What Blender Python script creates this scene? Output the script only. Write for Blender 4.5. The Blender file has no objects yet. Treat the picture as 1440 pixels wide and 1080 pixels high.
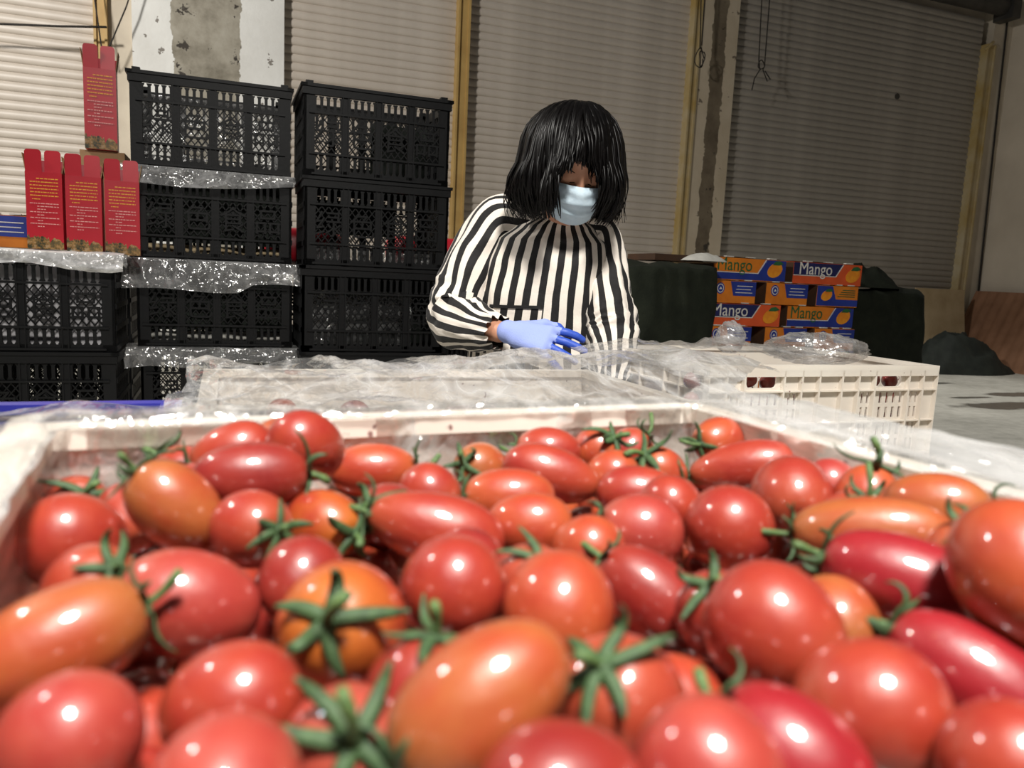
import bpy, bmesh, math, random
import numpy as np
from mathutils import Vector, Matrix, noise
random.seed(11)
SC = bpy.context.scene
COL = SC.collection
R = math.radians

# ---------------------------------------------------------------- camera, world, lamps, exposure
YAW, PITCH, ROLL = R(20.6), R(8.0), R(2.7)
cam_d = bpy.data.cameras.new('camera')
cam = bpy.data.objects.new('camera', cam_d)
COL.objects.link(cam)
fw = Vector((math.sin(YAW)*math.cos(PITCH), math.cos(YAW)*math.cos(PITCH), -math.sin(PITCH)))
rt0 = Vector((math.cos(YAW), -math.sin(YAW), 0)); up0 = rt0.cross(fw)
rt = math.cos(ROLL)*rt0 + math.sin(ROLL)*up0
up = -math.sin(ROLL)*rt0 + math.cos(ROLL)*up0
cam.matrix_world = Matrix(((rt.x, up.x, -fw.x, 0), (rt.y, up.y, -fw.y, 0), (rt.z, up.z, -fw.z, .85), (0, 0, 0, 1)))
cam_d.sensor_width = 36; cam_d.lens = 27
cam_d.clip_start = .01; cam_d.clip_end = 100
cam_d.dof.use_dof = True; cam_d.dof.focus_distance = 1.75; cam_d.dof.aperture_fstop = 9.5
SC.camera = cam
CAMP = Vector((0, 0, .85))
def project(p):
    v = Vector(p) - CAMP; d = v.dot(fw)
    return 720 + 1080*v.dot(rt)/d, 540 - 1080*v.dot(up)/d, d

world = bpy.data.worlds.new('world'); SC.world = world; world.use_nodes = True
bg = world.node_tree.nodes['Background']
bg.inputs[0].default_value = (.92, .95, 1, 1); bg.inputs[1].default_value = .04
SC.view_settings.view_transform = 'Standard'; SC.view_settings.look = 'None'
SC.view_settings.exposure = 0; SC.view_settings.gamma = 1
SC.view_settings.use_curve_mapping = False

def area(name, loc, target, size, power, col):
    l = bpy.data.lights.new(name, 'AREA'); l.shape = 'DISK'; l.size = size; l.energy = power; l.color = col
    o = bpy.data.objects.new(name, l); COL.objects.link(o); o.location = loc
    o.rotation_euler = (Vector(target) - Vector(loc)).to_track_quat('-Z', 'Y').to_euler()
    return o
l1 = area('lamp_over_crates', (0.05, -.60, 3.0), (.22, .30, .7), .44, 92, (1, .965, .9)); l1.data.spread = R(124)
area('lamp_by_shutters', (-2.9, 3.0, 4.3), (-1.8, 6.2, 1.0), .5, 290, (1, .96, .9))
def spot(name, loc, target, power, ang, blend, col, rad):
    l = bpy.data.lights.new(name, 'SPOT'); l.energy = power; l.spot_size = R(ang); l.spot_blend = blend; l.color = col; l.shadow_soft_size = rad
    o = bpy.data.objects.new(name, l); COL.objects.link(o); o.location = loc
    o.rotation_euler = (Vector(target) - Vector(loc)).to_track_quat('-Z', 'Y').to_euler(); return o
spot('lamp_over_floor', (6.0, 4.5, 4.8), (6.2, 4.5, 0), 560, 78, .7, (1, .97, .92), .2)

# ---------------------------------------------------------------- helpers
class MB:
    def __init__(s): s.v = []; s.f = []; s.a = []
    def add(s, vs, fs, att=None):
        n = len(s.v); s.v += [tuple(v) for v in vs]; s.f += [tuple(i+n for i in f) for f in fs]
        if att is not None: s.a += list(att)
        return s
    def box(s, x0, x1, y0, y1, z0, z1):
        return s.add([(x0,y0,z0),(x1,y0,z0),(x1,y1,z0),(x0,y1,z0),(x0,y0,z1),(x1,y0,z1),(x1,y1,z1),(x0,y1,z1)],
                     [(0,3,2,1),(4,5,6,7),(0,1,5,4),(1,2,6,5),(2,3,7,6),(3,0,4,7)])
    def bar(s, p, q, w, t, nrm=(0,1,0)):
        p = Vector(p); q = Vector(q); d = (q-p).normalized(); n = Vector(nrm).normalized(); a = d.cross(n).normalized()*w/2; n = n*t/2
        return s.add([p-a-n,p+a-n,p+a+n,p-a+n,q-a-n,q+a-n,q+a+n,q-a+n],
                     [(0,3,2,1),(4,5,6,7),(0,1,5,4),(1,2,6,5),(2,3,7,6),(3,0,4,7)])
    def tube(s, pts, rad, n=8, caps=True):
        pts = [Vector(p) for p in pts]; rings = []
        ref = Vector((0,0,1)); d0 = (pts[1]-pts[0]).normalized()
        if abs(d0.dot(ref)) > .9: ref = Vector((1,0,0))
        a = d0.cross(ref).normalized()
        vs = []; fs = []
        for i, p in enumerate(pts):
            d = (pts[min(i+1,len(pts)-1)] - pts[max(i-1,0)]).normalized()
            a = (a - d*a.dot(d)).normalized(); b = d.cross(a)
            r = rad[i] if isinstance(rad, (list, tuple)) else rad
            ra, rb = r if isinstance(r, (list, tuple)) else (r, r)
            for k in range(n):
                t = 2*math.pi*k/n
                vs.append(p + a*ra*math.cos(t) + b*rb*math.sin(t))
        for i in range(len(pts)-1):
            for k in range(n):
                fs.append((i*n+k, i*n+(k+1)%n, (i+1)*n+(k+1)%n, (i+1)*n+k))
        if caps:
            fs.append(tuple(range(n-1,-1,-1))); m = (len(pts)-1)*n; fs.append(tuple(m+k for k in range(n)))
        return s.add(vs, fs)
    def prism(s, poly, y0, y1):
        """poly: list of (x,z), extruded along y"""
        n = len(poly); vs = [(x,y0,z) for x,z in poly] + [(x,y1,z) for x,z in poly]
        fs = [tuple(range(n)), tuple(range(2*n-1,n-1,-1))] + [(i, i+n, (i+1)%n+n, (i+1)%n) for i in range(n)]
        return s.add(vs, fs)
    def grid(s, fn, nu, nv, att=None, wrap=False):
        vs = []; at = []
        for j in range(nv+1):
            for i in range(nu if wrap else nu+1):
                u, v = i/nu, j/nv
                vs.append(fn(u, v))
                if att: at.append(att(u, v))
        w = nu if wrap else nu+1
        fs = []
        for j in range(nv):
            for i in range(nu):
                i2 = (i+1) % w if wrap else i+1
                fs.append((j*w+i, j*w+i2, (j+1)*w+i2, (j+1)*w+i))
        return s.add(vs, fs, at if att else None)
    def build(s, name, mat, parent=None, smooth=False, loc=None, rot=None):
        me = bpy.data.meshes.new(name); me.from_pydata([tuple(v) for v in s.v], [], s.f)
        if s.a:
            at = me.attributes.new('s', 'FLOAT', 'POINT'); at.data.foreach_set('value', s.a)
        me.materials.append(mat)
        bm = bmesh.new(); bm.from_mesh(me); bmesh.ops.recalc_face_normals(bm, faces=bm.faces); bm.to_mesh(me); bm.free()
        if smooth:
            me.polygons.foreach_set('use_smooth', [True]*len(me.polygons))
        return link(name, me, parent, loc, rot)

def link(name, me, parent=None, loc=None, rot=None):
    o = bpy.data.objects.new(name, me); COL.objects.link(o)
    if parent is not None: o.parent = parent
    if loc is not None: o.location = loc
    if rot is not None: o.rotation_euler = rot
    return o
def tag(o, label, cat, group=None, kind=None):
    o['label'] = label; o['category'] = cat
    if group: o['group'] = group
    if kind: o['kind'] = kind
    return o
def thing(name, label, cat, loc=(0,0,0), rz=0, group=None, kind=None):
    o = bpy.data.objects.new(name, None); o.empty_display_size = .1; COL.objects.link(o)
    o.location = loc; o.rotation_euler = (0, 0, rz)
    return tag(o, label, cat, group, kind)
def copy_tree(o, parent=None, loc=None, rz=None, label=None, group=None):
    c = o.copy(); COL.objects.link(c)
    if parent is not None: c.parent = parent
    if loc is not None: c.location = loc
    if rz is not None: c.rotation_euler = (0, 0, rz)
    if label: c['label'] = label
    if group: c['group'] = group
    for ch in list(o.children): copy_tree(ch, c)
    return c
def nz(x, y, z=0., s=1.): return noise.noise(Vector((x*s, y*s, z*s)))
def ridge(x, y, z=0., s=1.): return 1 - 2*abs(noise.noise(Vector((x*s, y*s, z*s))))
def text_mesh(body, size, depth=.001):
    c = bpy.data.curves.new('lettering', 'FONT'); c.body = body; c.size = size; c.extrude = depth; c.align_x = 'CENTER'; c.resolution_u = 3
    o = bpy.data.objects.new('lettering_tmp', c); COL.objects.link(o)
    bpy.context.view_layer.update()
    me = bpy.data.meshes.new_from_object(o); bpy.data.objects.remove(o); bpy.data.curves.remove(c)
    return me

# ---------------------------------------------------------------- materials
def lin(c):
    return tuple(((x/255)/12.92 if x/255 <= .04045 else ((x/255+.055)/1.055)**2.4) for x in c)
class N:
    def __init__(s, name):
        s.m = bpy.data.materials.new(name); s.m.use_nodes = True; s.t = s.m.node_tree; s.p = s.t.nodes['Principled BSDF']
        s.out = s.t.nodes['Material Output']
    def n(s, typ, **kw):
        x = s.t.nodes.new(typ)
        for k, v in kw.items():
            if k.startswith('i_'):
                key = k[2:]; key = int(key) if key.isdigit() else key.replace('_', ' ')
                x.inputs[key].default_value = v
            else: setattr(x, k, v)
        return x
    def l(s, a, b): s.t.links.new(a, b)
    def math(s, op, a, b=None, c=None, clamp=False):
        x = s.n('ShaderNodeMath', operation=op, use_clamp=clamp)
        for i, v in enumerate((a, b, c)):
            if v is None: continue
            if isinstance(v, (int, float)): x.inputs[i].default_value = v
            else: s.l(v, x.inputs[i])
        return x.outputs[0]
    def coord(s, kind='Object'): return s.n('ShaderNodeTexCoord').outputs[kind]
    def noise(s, scale, detail=4, rough=.55, vec=None, dist=0):
        x = s.n('ShaderNodeTexNoise'); x.inputs['Scale'].default_value = scale; x.inputs['Detail'].default_value = detail
        x.inputs['Roughness'].default_value = rough; x.inputs['Distortion'].default_value = dist
        s.l(vec if vec is not None else s.coord(), x.inputs['Vector']); return x.outputs['Fac']
    def ramp(s, fac, stops):
        x = s.n('ShaderNodeValToRGB'); e = x.color_ramp.elements
        while len(e) < len(stops): e.new(.5)
        for i, (p, c) in enumerate(stops):
            e[i].position = p; e[i].color = (*c, 1) if len(c) == 3 else c
        s.l(fac, x.inputs[0]); return x.outputs[0]
    def mix(s, fac, a, b, blend='MIX'):
        x = s.n('ShaderNodeMix', data_type='RGBA', blend_type=blend)
        for i, v in ((0, fac), (6, a), (7, b)):
            if isinstance(v, (int, float)): x.inputs[i].default_value = v
            elif isinstance(v, tuple): x.inputs[i].default_value = (*v, 1) if len(v) == 3 else v
            else: s.l(v, x.inputs[i])
        return x.outputs[2]
    def bump(s, h, strength=.3, dist=.01):
        x = s.n('ShaderNodeBump'); x.inputs['Strength'].default_value = strength; x.inputs['Distance'].default_value = dist
        s.l(h, x.inputs['Height']); s.l(x.outputs[0], s.p.inputs['Normal']); return x.outputs[0]
    def set(s, **kw):
        for k, v in kw.items(): s.p.inputs[k.replace('_', ' ')].default_value = v
        return s
def base(name, c1, c2=None, rough=.6, scale=8, detail=5, bump=0, bscale=60, spec=.5, bdist=.004, wear=None, **kw):
    """two-tone procedural material"""
    m = N(name); c1 = lin(c1); c2 = lin(c2) if c2 else tuple(x*.8 for x in c1)
    f = m.noise(scale, detail)
    col = m.ramp(f, [(.3, c2), (.65, c1)])
    m.l(col, m.p.inputs['Base Color'])
    m.set(Roughness=rough, Specular_IOR_Level=spec, **kw)
    if bump: m.bump(m.noise(bscale, 3), bump, bdist)
    return m.m

M = {}
M['floor'] = None
def mk_floor():
    m = N('concrete_floor'); co = m.coord()
    a = m.noise(.9, 6, .6, co); b = m.noise(14, 5, .6, co)
    col = m.ramp(m.math('ADD', m.math('MULTIPLY', a, .65), m.math('MULTIPLY', b, .35)), [(.35, lin((150,148,138))), (.6, lin((196,194,184)))])
    sep = m.n('ShaderNodeSeparateXYZ'); m.l(co, sep.inputs[0])
    wob = m.math('MULTIPLY', m.math('SUBTRACT', m.noise(5, 4, .5, co), .5), 1.1)
    wet = None
    for cx, cy, rx, ry in ((5.95,4.33,.62,.17),(6.75,4.86,.5,.12),(6.5,5.58,.28,.07),(6.0,4.74,.26,.05),(5.2,5.0,.12,.03)):
        dx = m.math('DIVIDE', m.math('SUBTRACT', sep.outputs[0], cx), rx); dy = m.math('DIVIDE', m.math('SUBTRACT', sep.outputs[1], cy), ry)
        d = m.math('ADD', m.math('SQRT', m.math('ADD', m.math('MULTIPLY', dx, dx), m.math('MULTIPLY', dy, dy))), wob)
        w = m.math('SUBTRACT', 1, m.math('SMOOTHSTEP' if False else 'MULTIPLY', m.math('SUBTRACT', d, .8), 4), clamp=True)
        wet = w if wet is None else m.math('MAXIMUM', wet, w)
    m.l(m.mix(m.math('MULTIPLY', wet, .75), col, lin((52,48,42))), m.p.inputs['Base Color'])
    m.l(m.math('SUBTRACT', .75, m.math('MULTIPLY', wet, .5)), m.p.inputs['Roughness'])
    m.bump(m.noise(60, 3, .5, co), .15, .004); return m.m
M['floor'] = mk_floor()
M['wall'] = base('wall_plaster', (214,203,184), (190,178,160), .8, 2.5, 6, .12, 30)
M['wall_side'] = base('side_wall_plaster', (220,208,190), (202,190,172), .8, 1.5, 6, .12, 30)
M['slat'] = base('shutter_slat', (208,198,186), (188,178,166), .45, 3, 6, .05, 20)
M['slat_grey'] = base('shutter_slat_grey', (166,159,150), (148,142,133), .5, 3, 6, .05, 20)
M['yellow'] = base('yellow_guide', (194,162,100), (174,140,82), .55, 4, 5)
M['yellow_dull'] = base('yellow_guide_dull', (178,152,92), (196,182,150), .6, 3, 5)
def mk_pillar(name, lo, hi, dark, white):
    m = N(name); co = m.coord(); sep = m.n('ShaderNodeSeparateXYZ'); m.l(co, sep.inputs[0])
    wob = m.math('MULTIPLY', m.math('SUBTRACT', m.noise(7, 6, .65, co), .5), .12)
    x = m.math('ADD', sep.outputs[0], wob)
    inn = m.math('MULTIPLY', m.math('GREATER_THAN', x, lo), m.math('LESS_THAN', x, hi))
    con = m.ramp(m.noise(3.2, 7, .65, co), [(.33, lin(dark[0])), (.5, lin(dark[1])), (.68, lin(dark[2]))])
    pit = m.math('GREATER_THAN', m.noise(6, 6, .7, co), .615)
    con = m.mix(pit, con, lin((60,54,48)))
    wh = m.ramp(m.noise(2, 5, .6, co), [(.3, lin(white[1])), (.6, lin(white[0]))])
    spot = m.math('GREATER_THAN', m.noise(9, 4, .55, co), .655)
    wh = m.mix(m.math('MULTIPLY', spot, .8), wh, lin((90,78,66)))
    m.l(m.mix(inn, wh, con), m.p.inputs['Base Color']); m.set(Roughness=.8)
    m.bump(m.math('ADD', m.noise(25, 4, .6, co), m.math('MULTIPLY', inn, -.4)), .3, .01); return m.m
M['pillar_l'] = mk_pillar('patched_pillar', -.30, .235, ((120,114,100),(158,152,138),(178,173,160)), ((232,232,228),(218,217,212)))
M['pillar_r'] = mk_pillar('patched_pillar_narrow', -.085, .085, ((96,84,68),(116,104,86),(132,120,100)), ((206,192,170),(190,175,150)))
M['black'] = base('black_plastic', (13,14,16), (9,9,11), .5, 12, 4, .1, 80, .28)
def mk_white():
    m = N('white_plastic'); f = m.noise(6, 5); col = m.ramp(f, [(.3, lin((236,226,214))), (.65, lin((246,240,230)))]); sp = m.math('GREATER_THAN', m.math('ADD', m.noise(110, 2), m.math('MULTIPLY', m.noise(7, 3), .35)), .93)
    col = m.mix(m.math('MULTIPLY', sp, .8), col, lin((110,44,44)))
    m.l(col, m.p.inputs['Base Color']); m.set(Roughness=.36)
    m.bump(m.noise(30, 3), .05, .004)
    tl = m.n('ShaderNodeBsdfTranslucent'); m.l(col, tl.inputs[0]); mx = m.n('ShaderNodeMixShader'); mx.inputs[0].default_value = .3
    m.l(m.p.outputs[0], mx.inputs[1]); m.l(tl.outputs[0], mx.inputs[2]); m.l(mx.outputs[0], m.out.inputs[0]); return m.m
M['white_plastic'] = mk_white()
M['blue_plastic'] = base('blue_plastic', (52,54,150), (42,44,128), .35, 8)
M['wood'] = base('pallet_wood', (170,132,90), (128,96,62), .75, 9, 6, .2, 40)
M['card'] = base('brown_cardboard', (176,142,104), (156,124,88), .8, 10, 5, .1, 60)
M['card_dark'] = base('old_corrugated_board', (158,116,88), (134,96,70), .85, 5, 6, .1, 60)
M['board'] = base('beige_board', (196,176,140), (172,150,114), .8, 4, 6, .1, 40)
M['red_card'] = base('red_carton_print', (200,36,52), (184,28,44), .38, 5, 4)
M['red_dark'] = base('red_carton_inner', (150,24,40), (136,20,34), .5, 5, 4)
M['gold_ink'] = base('gold_ink', (236,176,60), (226,160,50), .5, 30)
M['pale_ink'] = base('pale_pink_ink', (238,176,170), (228,160,156), .5, 30)
def mk_landscape():
    m = N('printed_pine_landscape'); co = m.coord()
    f = m.noise(70, 5, .7, co); g = m.noise(24, 4, .6, co)
    c = m.ramp(f, [(.38, lin((24,32,20))), (.47, lin((62,66,36))), (.54, lin((176,124,54))), (.66, lin((188,168,140)))])
    c2 = m.ramp(g, [(.42, lin((40,40,30))), (.6, lin((150,120,76)))])
    m.l(m.mix(.4, c, c2), m.p.inputs['Base Color']); m.set(Roughness=.45); return m.m
M['landscape'] = mk_landscape()
M['m_orange'] = base('carton_orange', (228,132,34), (206,112,26), .6, 12)
M['m_redorange'] = base('carton_red_orange', (226,92,44), (206,78,34), .6, 12)
M['m_blue'] = base('carton_blue', (36,58,150), (28,46,126), .6, 12)
M['m_navy'] = base('carton_navy', (28,32,88), (22,26,70), .6, 12)
M['m_green'] = base('print_green', (44,104,58), (30,80,44), .6, 20)
M['m_white'] = base('print_white', (226,222,214), (206,200,192), .6, 20)
M['m_mango'] = base('print_mango_yellow', (242,160,36), (222,120,30), .6, 25)
M['m_side'] = base('carton_dark_side', (80,52,30), (58,40,26), .8, 10)
M['quilt'] = base('green_quilt', (36,40,31), (26,30,23), .95, 14, 6, .4, 120, .2, .006)
M['tarp'] = base('dark_green_tarp', (36,41,36), (26,30,27), .8, 10, 6, .3, 60, .3)
M['steel'] = base('dark_steel', (66,64,60), (48,46,44), .5, 8)
M['cord'] = base('dark_cord', (46,42,38), (34,30,28), .8, 60)
M['skin'] = base('skin', (206,152,124), (190,134,106), .55, 30, 4, .05, 200, Subsurface_Weight=.1, Subsurface_Radius=(.01,.004,.002))
M['hairdark'] = base('black_hair', (12,10,10), (7,6,6), .36, 40, 4, .0, 60, .16)
M['mask'] = base('blue_surgical_mask', (196,214,226), (184,204,218), .85, 60, 3, .15, 300)
M['trouser'] = base('dark_trousers', (40,42,52), (30,32,40), .9, 20)
M['stool'] = base('red_stool_plastic', (170,40,40), (150,32,32), .4, 10)
M['sack'] = base('white_sack', (206,204,196), (186,184,176), .8, 20)
M['liner'] = base('white_liner', (206,204,206), (176,174,178), .6, 9, 6, .3, 20)
def mk_stripe():
    m = N('black_white_stripe_cloth'); a = m.n('ShaderNodeAttribute', attribute_name='s')
    w = m.math('MULTIPLY', m.math('SUBTRACT', m.noise(18, 2), .5), .10)
    f = m.math('FRACT', m.math('ADD', a.outputs['Fac'], w))
    st = m.math('LESS_THAN', f, .5)
    fine = m.noise(500, 2)
    m.l(m.mix(st, m.mix(fine, lin((226,216,204)), lin((240,232,222))), lin((20,18,19))), m.p.inputs['Base Color'])
    m.set(Roughness=.72, Specular_IOR_Level=.35, Sheen_Weight=.1)
    m.bump(m.noise(26, 4, .55), .35, .01); return m.m
M['stripe'] = mk_stripe()
def mk_glove():
    m = N('blue_dipped_glove'); a = m.n('ShaderNodeAttribute', attribute_name='s')
    f = m.math('ADD', a.outputs['Fac'], m.math('MULTIPLY', m.math('SUBTRACT', m.noise(55, 4), .5), .9))
    dip = m.math('GREATER_THAN', f, .5)
    m.l(m.mix(dip, lin((150,166,226)), lin((52,86,190))), m.p.inputs['Base Color'])
    m.l(m.math('SUBTRACT', .85, m.math('MULTIPLY', dip, .4)), m.p.inputs['Roughness'])
    m.bump(m.noise(420, 2), .3, .003); return m.m
M['glove'] = mk_glove()
def mk_film(name, milk, gloss, sc=1., cr=.45, tint=(1,1,1)):
    m = N(name); t = m.t; t.nodes.remove(m.p)
    co = m.coord()
    def streak(rz, sx, sc):
        mp = m.n('ShaderNodeMapping'); mp.inputs['Rotation'].default_value = (0, 0, rz); mp.inputs['Scale'].default_value = (1, sx, 1); m.l(co, mp.inputs[0])
        return m.math('ABSOLUTE', m.math('SUBTRACT', m.noise(sc, 3, .5, mp.outputs[0], .6), .5))
    b = m.n('ShaderNodeBump'); b.inputs['Strength'].default_value = 1; b.inputs['Distance'].default_value = .012
    hgt = m.math('ADD', streak(.5, .25, 26*sc), m.math('ADD', m.math('MULTIPLY', streak(-.9, .3, 34*sc), .8), m.math('MULTIPLY', streak(1.7, .5, 70*sc), .4*sc)))
    m.l(hgt, b.inputs['Height'])
    tr = m.n('ShaderNodeBsdfTransparent'); tr.inputs[0].default_value = (.96,.96,.96,1)
    gl = m.n('ShaderNodeBsdfGlossy'); gl.inputs['Roughness'].default_value = .11; gl.inputs['Color'].default_value = (1,1,1,1); m.l(b.outputs[0], gl.inputs['Normal'])
    df = m.n('ShaderNodeBsdfDiffuse'); df.inputs[0].default_value = (.86*tint[0],.86*tint[1],.86*tint[2],1); m.l(b.outputs[0], df.inputs['Normal'])
    tl = m.n('ShaderNodeBsdfTranslucent'); tl.inputs[0].default_value = (.8,.8,.8,1)
    ad = m.n('ShaderNodeMixShader'); ad.inputs[0].default_value = .35; m.l(df.outputs[0], ad.inputs[1]); m.l(tl.outputs[0], ad.inputs[2])
    lw = m.n('ShaderNodeLayerWeight'); lw.inputs['Blend'].default_value = .35; m.l(b.outputs[0], lw.inputs['Normal'])
    painted_glint = m.math('POWER', m.math('SUBTRACT', 1, m.math('MULTIPLY', m.math('MINIMUM', streak(.9, .22, 13*sc), streak(-.5, .3, 17*sc)), 7), clamp=True), 5)  # whitened crease streaks, painting bright glints into the film colour
    mk = m.math('ADD', m.math('ADD', milk, m.math('MULTIPLY', painted_glint, cr)), m.math('MULTIPLY', m.math('SUBTRACT', m.noise(16, 4, .6, co), .45), milk*1.6), clamp=True)
    m1 = m.n('ShaderNodeMixShader'); m.l(mk, m1.inputs[0]); m.l(tr.outputs[0], m1.inputs[1]); m.l(ad.outputs[0], m1.inputs[2])
    fr = m.math('ADD', gloss, m.math('MULTIPLY', lw.outputs['Facing'], .35), clamp=True)
    m2 = m.n('ShaderNodeMixShader'); m.l(fr, m2.inputs[0]); m.l(m1.outputs[0], m2.inputs[1]); m.l(gl.outputs[0], m2.inputs[2])
    m.l(m2.outputs[0], m.out.inputs[0]); return m.m
M['film'] = mk_film('clear_plastic_film', .08, .15, .7, .25)
M['film_milky'] = mk_film('milky_plastic_film', .20, .07, .5, .2)
M['film_hazy'] = mk_film('hazy_plastic_film', .10, .18, .6, .34)
M['film_white'] = mk_film('white_plastic_film', .6, .06, .6, .3)

def mk_tomato(name, c_body, c_patch, c_top):
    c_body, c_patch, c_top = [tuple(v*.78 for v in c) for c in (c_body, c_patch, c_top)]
    m = N(name); co = m.coord('Object')
    oi = m.n('ShaderNodeObjectInfo')
    mp = m.n('ShaderNodeVectorMath', operation='ADD'); m.l(co, mp.inputs[0]); 
    cb = m.n('ShaderNodeCombineXYZ'); m.l(m.math('MULTIPLY', oi.outputs['Random'], 40), cb.inputs[0]); m.l(cb.outputs[0], mp.inputs[1])
    f = m.noise(1.1, 3, .5, mp.outputs[0]); g = m.noise(14, 4, .6, mp.outputs[0])
    sep = m.n('ShaderNodeSeparateXYZ'); m.l(co, sep.inputs[0])
    col = m.mix(m.math('MULTIPLY', m.math('SUBTRACT', f, .40), 4, clamp=True), lin(c_body), lin(c_patch))
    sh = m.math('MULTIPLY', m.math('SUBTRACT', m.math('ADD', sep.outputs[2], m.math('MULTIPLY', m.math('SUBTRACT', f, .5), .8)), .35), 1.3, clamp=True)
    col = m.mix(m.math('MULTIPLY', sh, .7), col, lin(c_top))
    col = m.mix(m.math('MULTIPLY', m.math('GREATER_THAN', g, .68), .12), col, lin((240,170,120)))
    m.l(col, m.p.inputs['Base Color'])
    m.set(Roughness=.42, Specular_IOR_Level=.45, Coat_Weight=.9, Coat_Roughness=.045, Subsurface_Weight=.06, Subsurface_Radius=(1,.25,.1), Subsurface_Scale=.006)
    m.bump(m.noise(3, 3, .5, mp.outputs[0]), .03, .1); return m.m
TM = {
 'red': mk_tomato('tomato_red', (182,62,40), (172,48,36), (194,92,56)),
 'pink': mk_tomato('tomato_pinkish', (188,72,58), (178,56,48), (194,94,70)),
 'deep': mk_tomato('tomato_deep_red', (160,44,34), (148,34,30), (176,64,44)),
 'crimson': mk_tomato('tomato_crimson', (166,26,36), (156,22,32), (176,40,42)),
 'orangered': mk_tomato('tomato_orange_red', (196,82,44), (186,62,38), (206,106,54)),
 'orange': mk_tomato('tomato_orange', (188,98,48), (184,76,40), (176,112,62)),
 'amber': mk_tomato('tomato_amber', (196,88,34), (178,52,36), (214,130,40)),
}
M['calyx'] = base('tomato_calyx_green', (54,80,42), (30,50,26), .65, 300, 4, .2, 900)
M['stem'] = base('tomato_stem_green', (80,104,54), (52,76,38), .65, 300, 4, .2, 900)

# ---------------------------------------------------------------- the hall
WY = 7.42
tag(MB().box(-7, 12, -6, 8.2, -.2, 0).build('floor', M['floor']), 'grey concrete warehouse floor with dark wet patches', 'floor', kind='structure')
tag(MB().box(-7, 9.4, WY+.14, WY+.4, 0, 6).build('wall_back', M['wall']), 'cream plastered back wall holding the roller shutters', 'wall', kind='structure')
tag(MB().box(9.25, 9.55, -6, WY+.4, 0, 6).build('wall_right', M['wall_side']), 'plain cream side wall at the far corner', 'wall', kind='structure')
tag(MB().box(8.94, 9.25, WY-.02, WY+.14, 0, 6).build('wall_corner', M['wall']), 'cream plaster strip between the large shutter and the corner', 'wall', kind='structure')
tag(MB().box(-.895, -.70, WY-.02, WY+.14, 0, 6).build('wall_strip', M['wall']), 'narrow cream wall strip beside the patched pillar', 'wall', kind='structure')
def pillar(name, x0, x1, y0, y1, mat, label):
    cx = (x0+x1)/2
    o = MB().box(x0-cx, x1-cx, y0, y1, 0, 6).build(name, mat, loc=(cx, 0, 0)); tag(o, label, 'pillar', kind='structure'); return o
pillar('wall_pillar', -.714, .487, 7.35, WY+.14, M['pillar_l'], 'white pillar with a bare grey concrete stripe behind the black crates')
pillar('wall_pillar', 4.70, 5.17, 7.36, WY+.14, M['pillar_r'], 'narrow cream pillar with a dark concrete stripe beside the large shutter')
def guide(x0, x1, mat, label, top=6):
    m = MB(); m.box(x0, x0+.02, 7.34, WY+.14, 0, top); m.box(x1-.02, x1, 7.34, WY+.14, 0, top); m.box(x0+.02, x1-.02, 7.36, 7.39, 0, top)
    o = m.build('trim_1', mat); tag(o, label, 'guide rail', kind='structure')
guide(-.995, -.895, M['yellow'], 'yellow shutter guide rail beside the patched pillar')
guide(2.056, 2.174, M['yellow'], 'yellow shutter guide rail between the two middle shutters')
guide(4.605, 4.70, M['yellow_dull'], 'dull yellow guide rail beside the narrow pillar')
guide(8.80, 8.94, M['yellow_dull'], 'stained yellow guide strip at the end of the large shutter', 3.95)
PIT = .0735
prof = [(.006,-.002),(-.002,.001),(-.009,.010),(-.013,.024),(-.013,.040),(-.010,.054),(-.004,.063),(.001,.066),(.001,.0715),(.006,.0735)]
def shutter(n, x0, x1, ztop, label, mat):
    r = thing('door_%d' % n, label, 'shutter', ((x0+x1)/2, WY+.03, 0), kind='structure')
    h = (x1-x0)/2
    mb = MB(); k = len(prof)
    vs = [(-h, y, z) for y, z in prof] + [(h, y, z) for y, z in prof]
    mb.add(vs, [(i, i+1, i+1+k, i+k) for i in range(k-1)])
    o = mb.build('slat', mat, r, smooth=True); me = o.data
    cnt = int(ztop/PIT)
    for i in range(1, cnt):
        link('slat', me, r, (0, .0015*math.sin(i*2.3), i*PIT))
    MB().box(-h, h, -.02, .02, -.0, .004).build('bottom_bar', M['steel'], r, loc=(0,0,0))
    return r
shutter(1, -4.2, -.995, 4.3, 'pale roller shutter behind the red cartons', M['slat'])
shutter(2, .482, 2.056, 4.3, 'grey-beige roller shutter behind the middle stack of black crates', M['slat'])
shutter(3, 2.174, 4.605, 4.5, 'wide roller shutter behind the woman', M['slat'])
s4 = shutter(4, 5.17, 8.80, 4.30, 'large dark grey roller shutter behind the mango cartons', M['slat_grey'])
mb = MB(); mb.tube([(1.9+.0*i, 0, 0) for i in (0,)] + [(-1.9,0,0)], .11, 16)
mb.build('roller_drum', M['steel'], s4, smooth=False, loc=(.05, -.17, 4.38))
MB().box(-.04, .09, -.16, .1, -.14, .13).build('roller_bracket', M['steel'], s4, loc=(1.95, -.15, 4.36))
MB().tube([(0,0,0),(.02,-.02,.02),(.06,-.03,.07),(.10,-.02,.10)], .02, 8).build('guide_hook', M['yellow_dull'], s4, loc=(1.80,-.08,3.88))
MB().tube([(0,-.004,0),(0,.004,0)], .035, 10).build('dent', M['steel'], s4, loc=(6.92+.62-6.985, -.018, 3.19))

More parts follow.
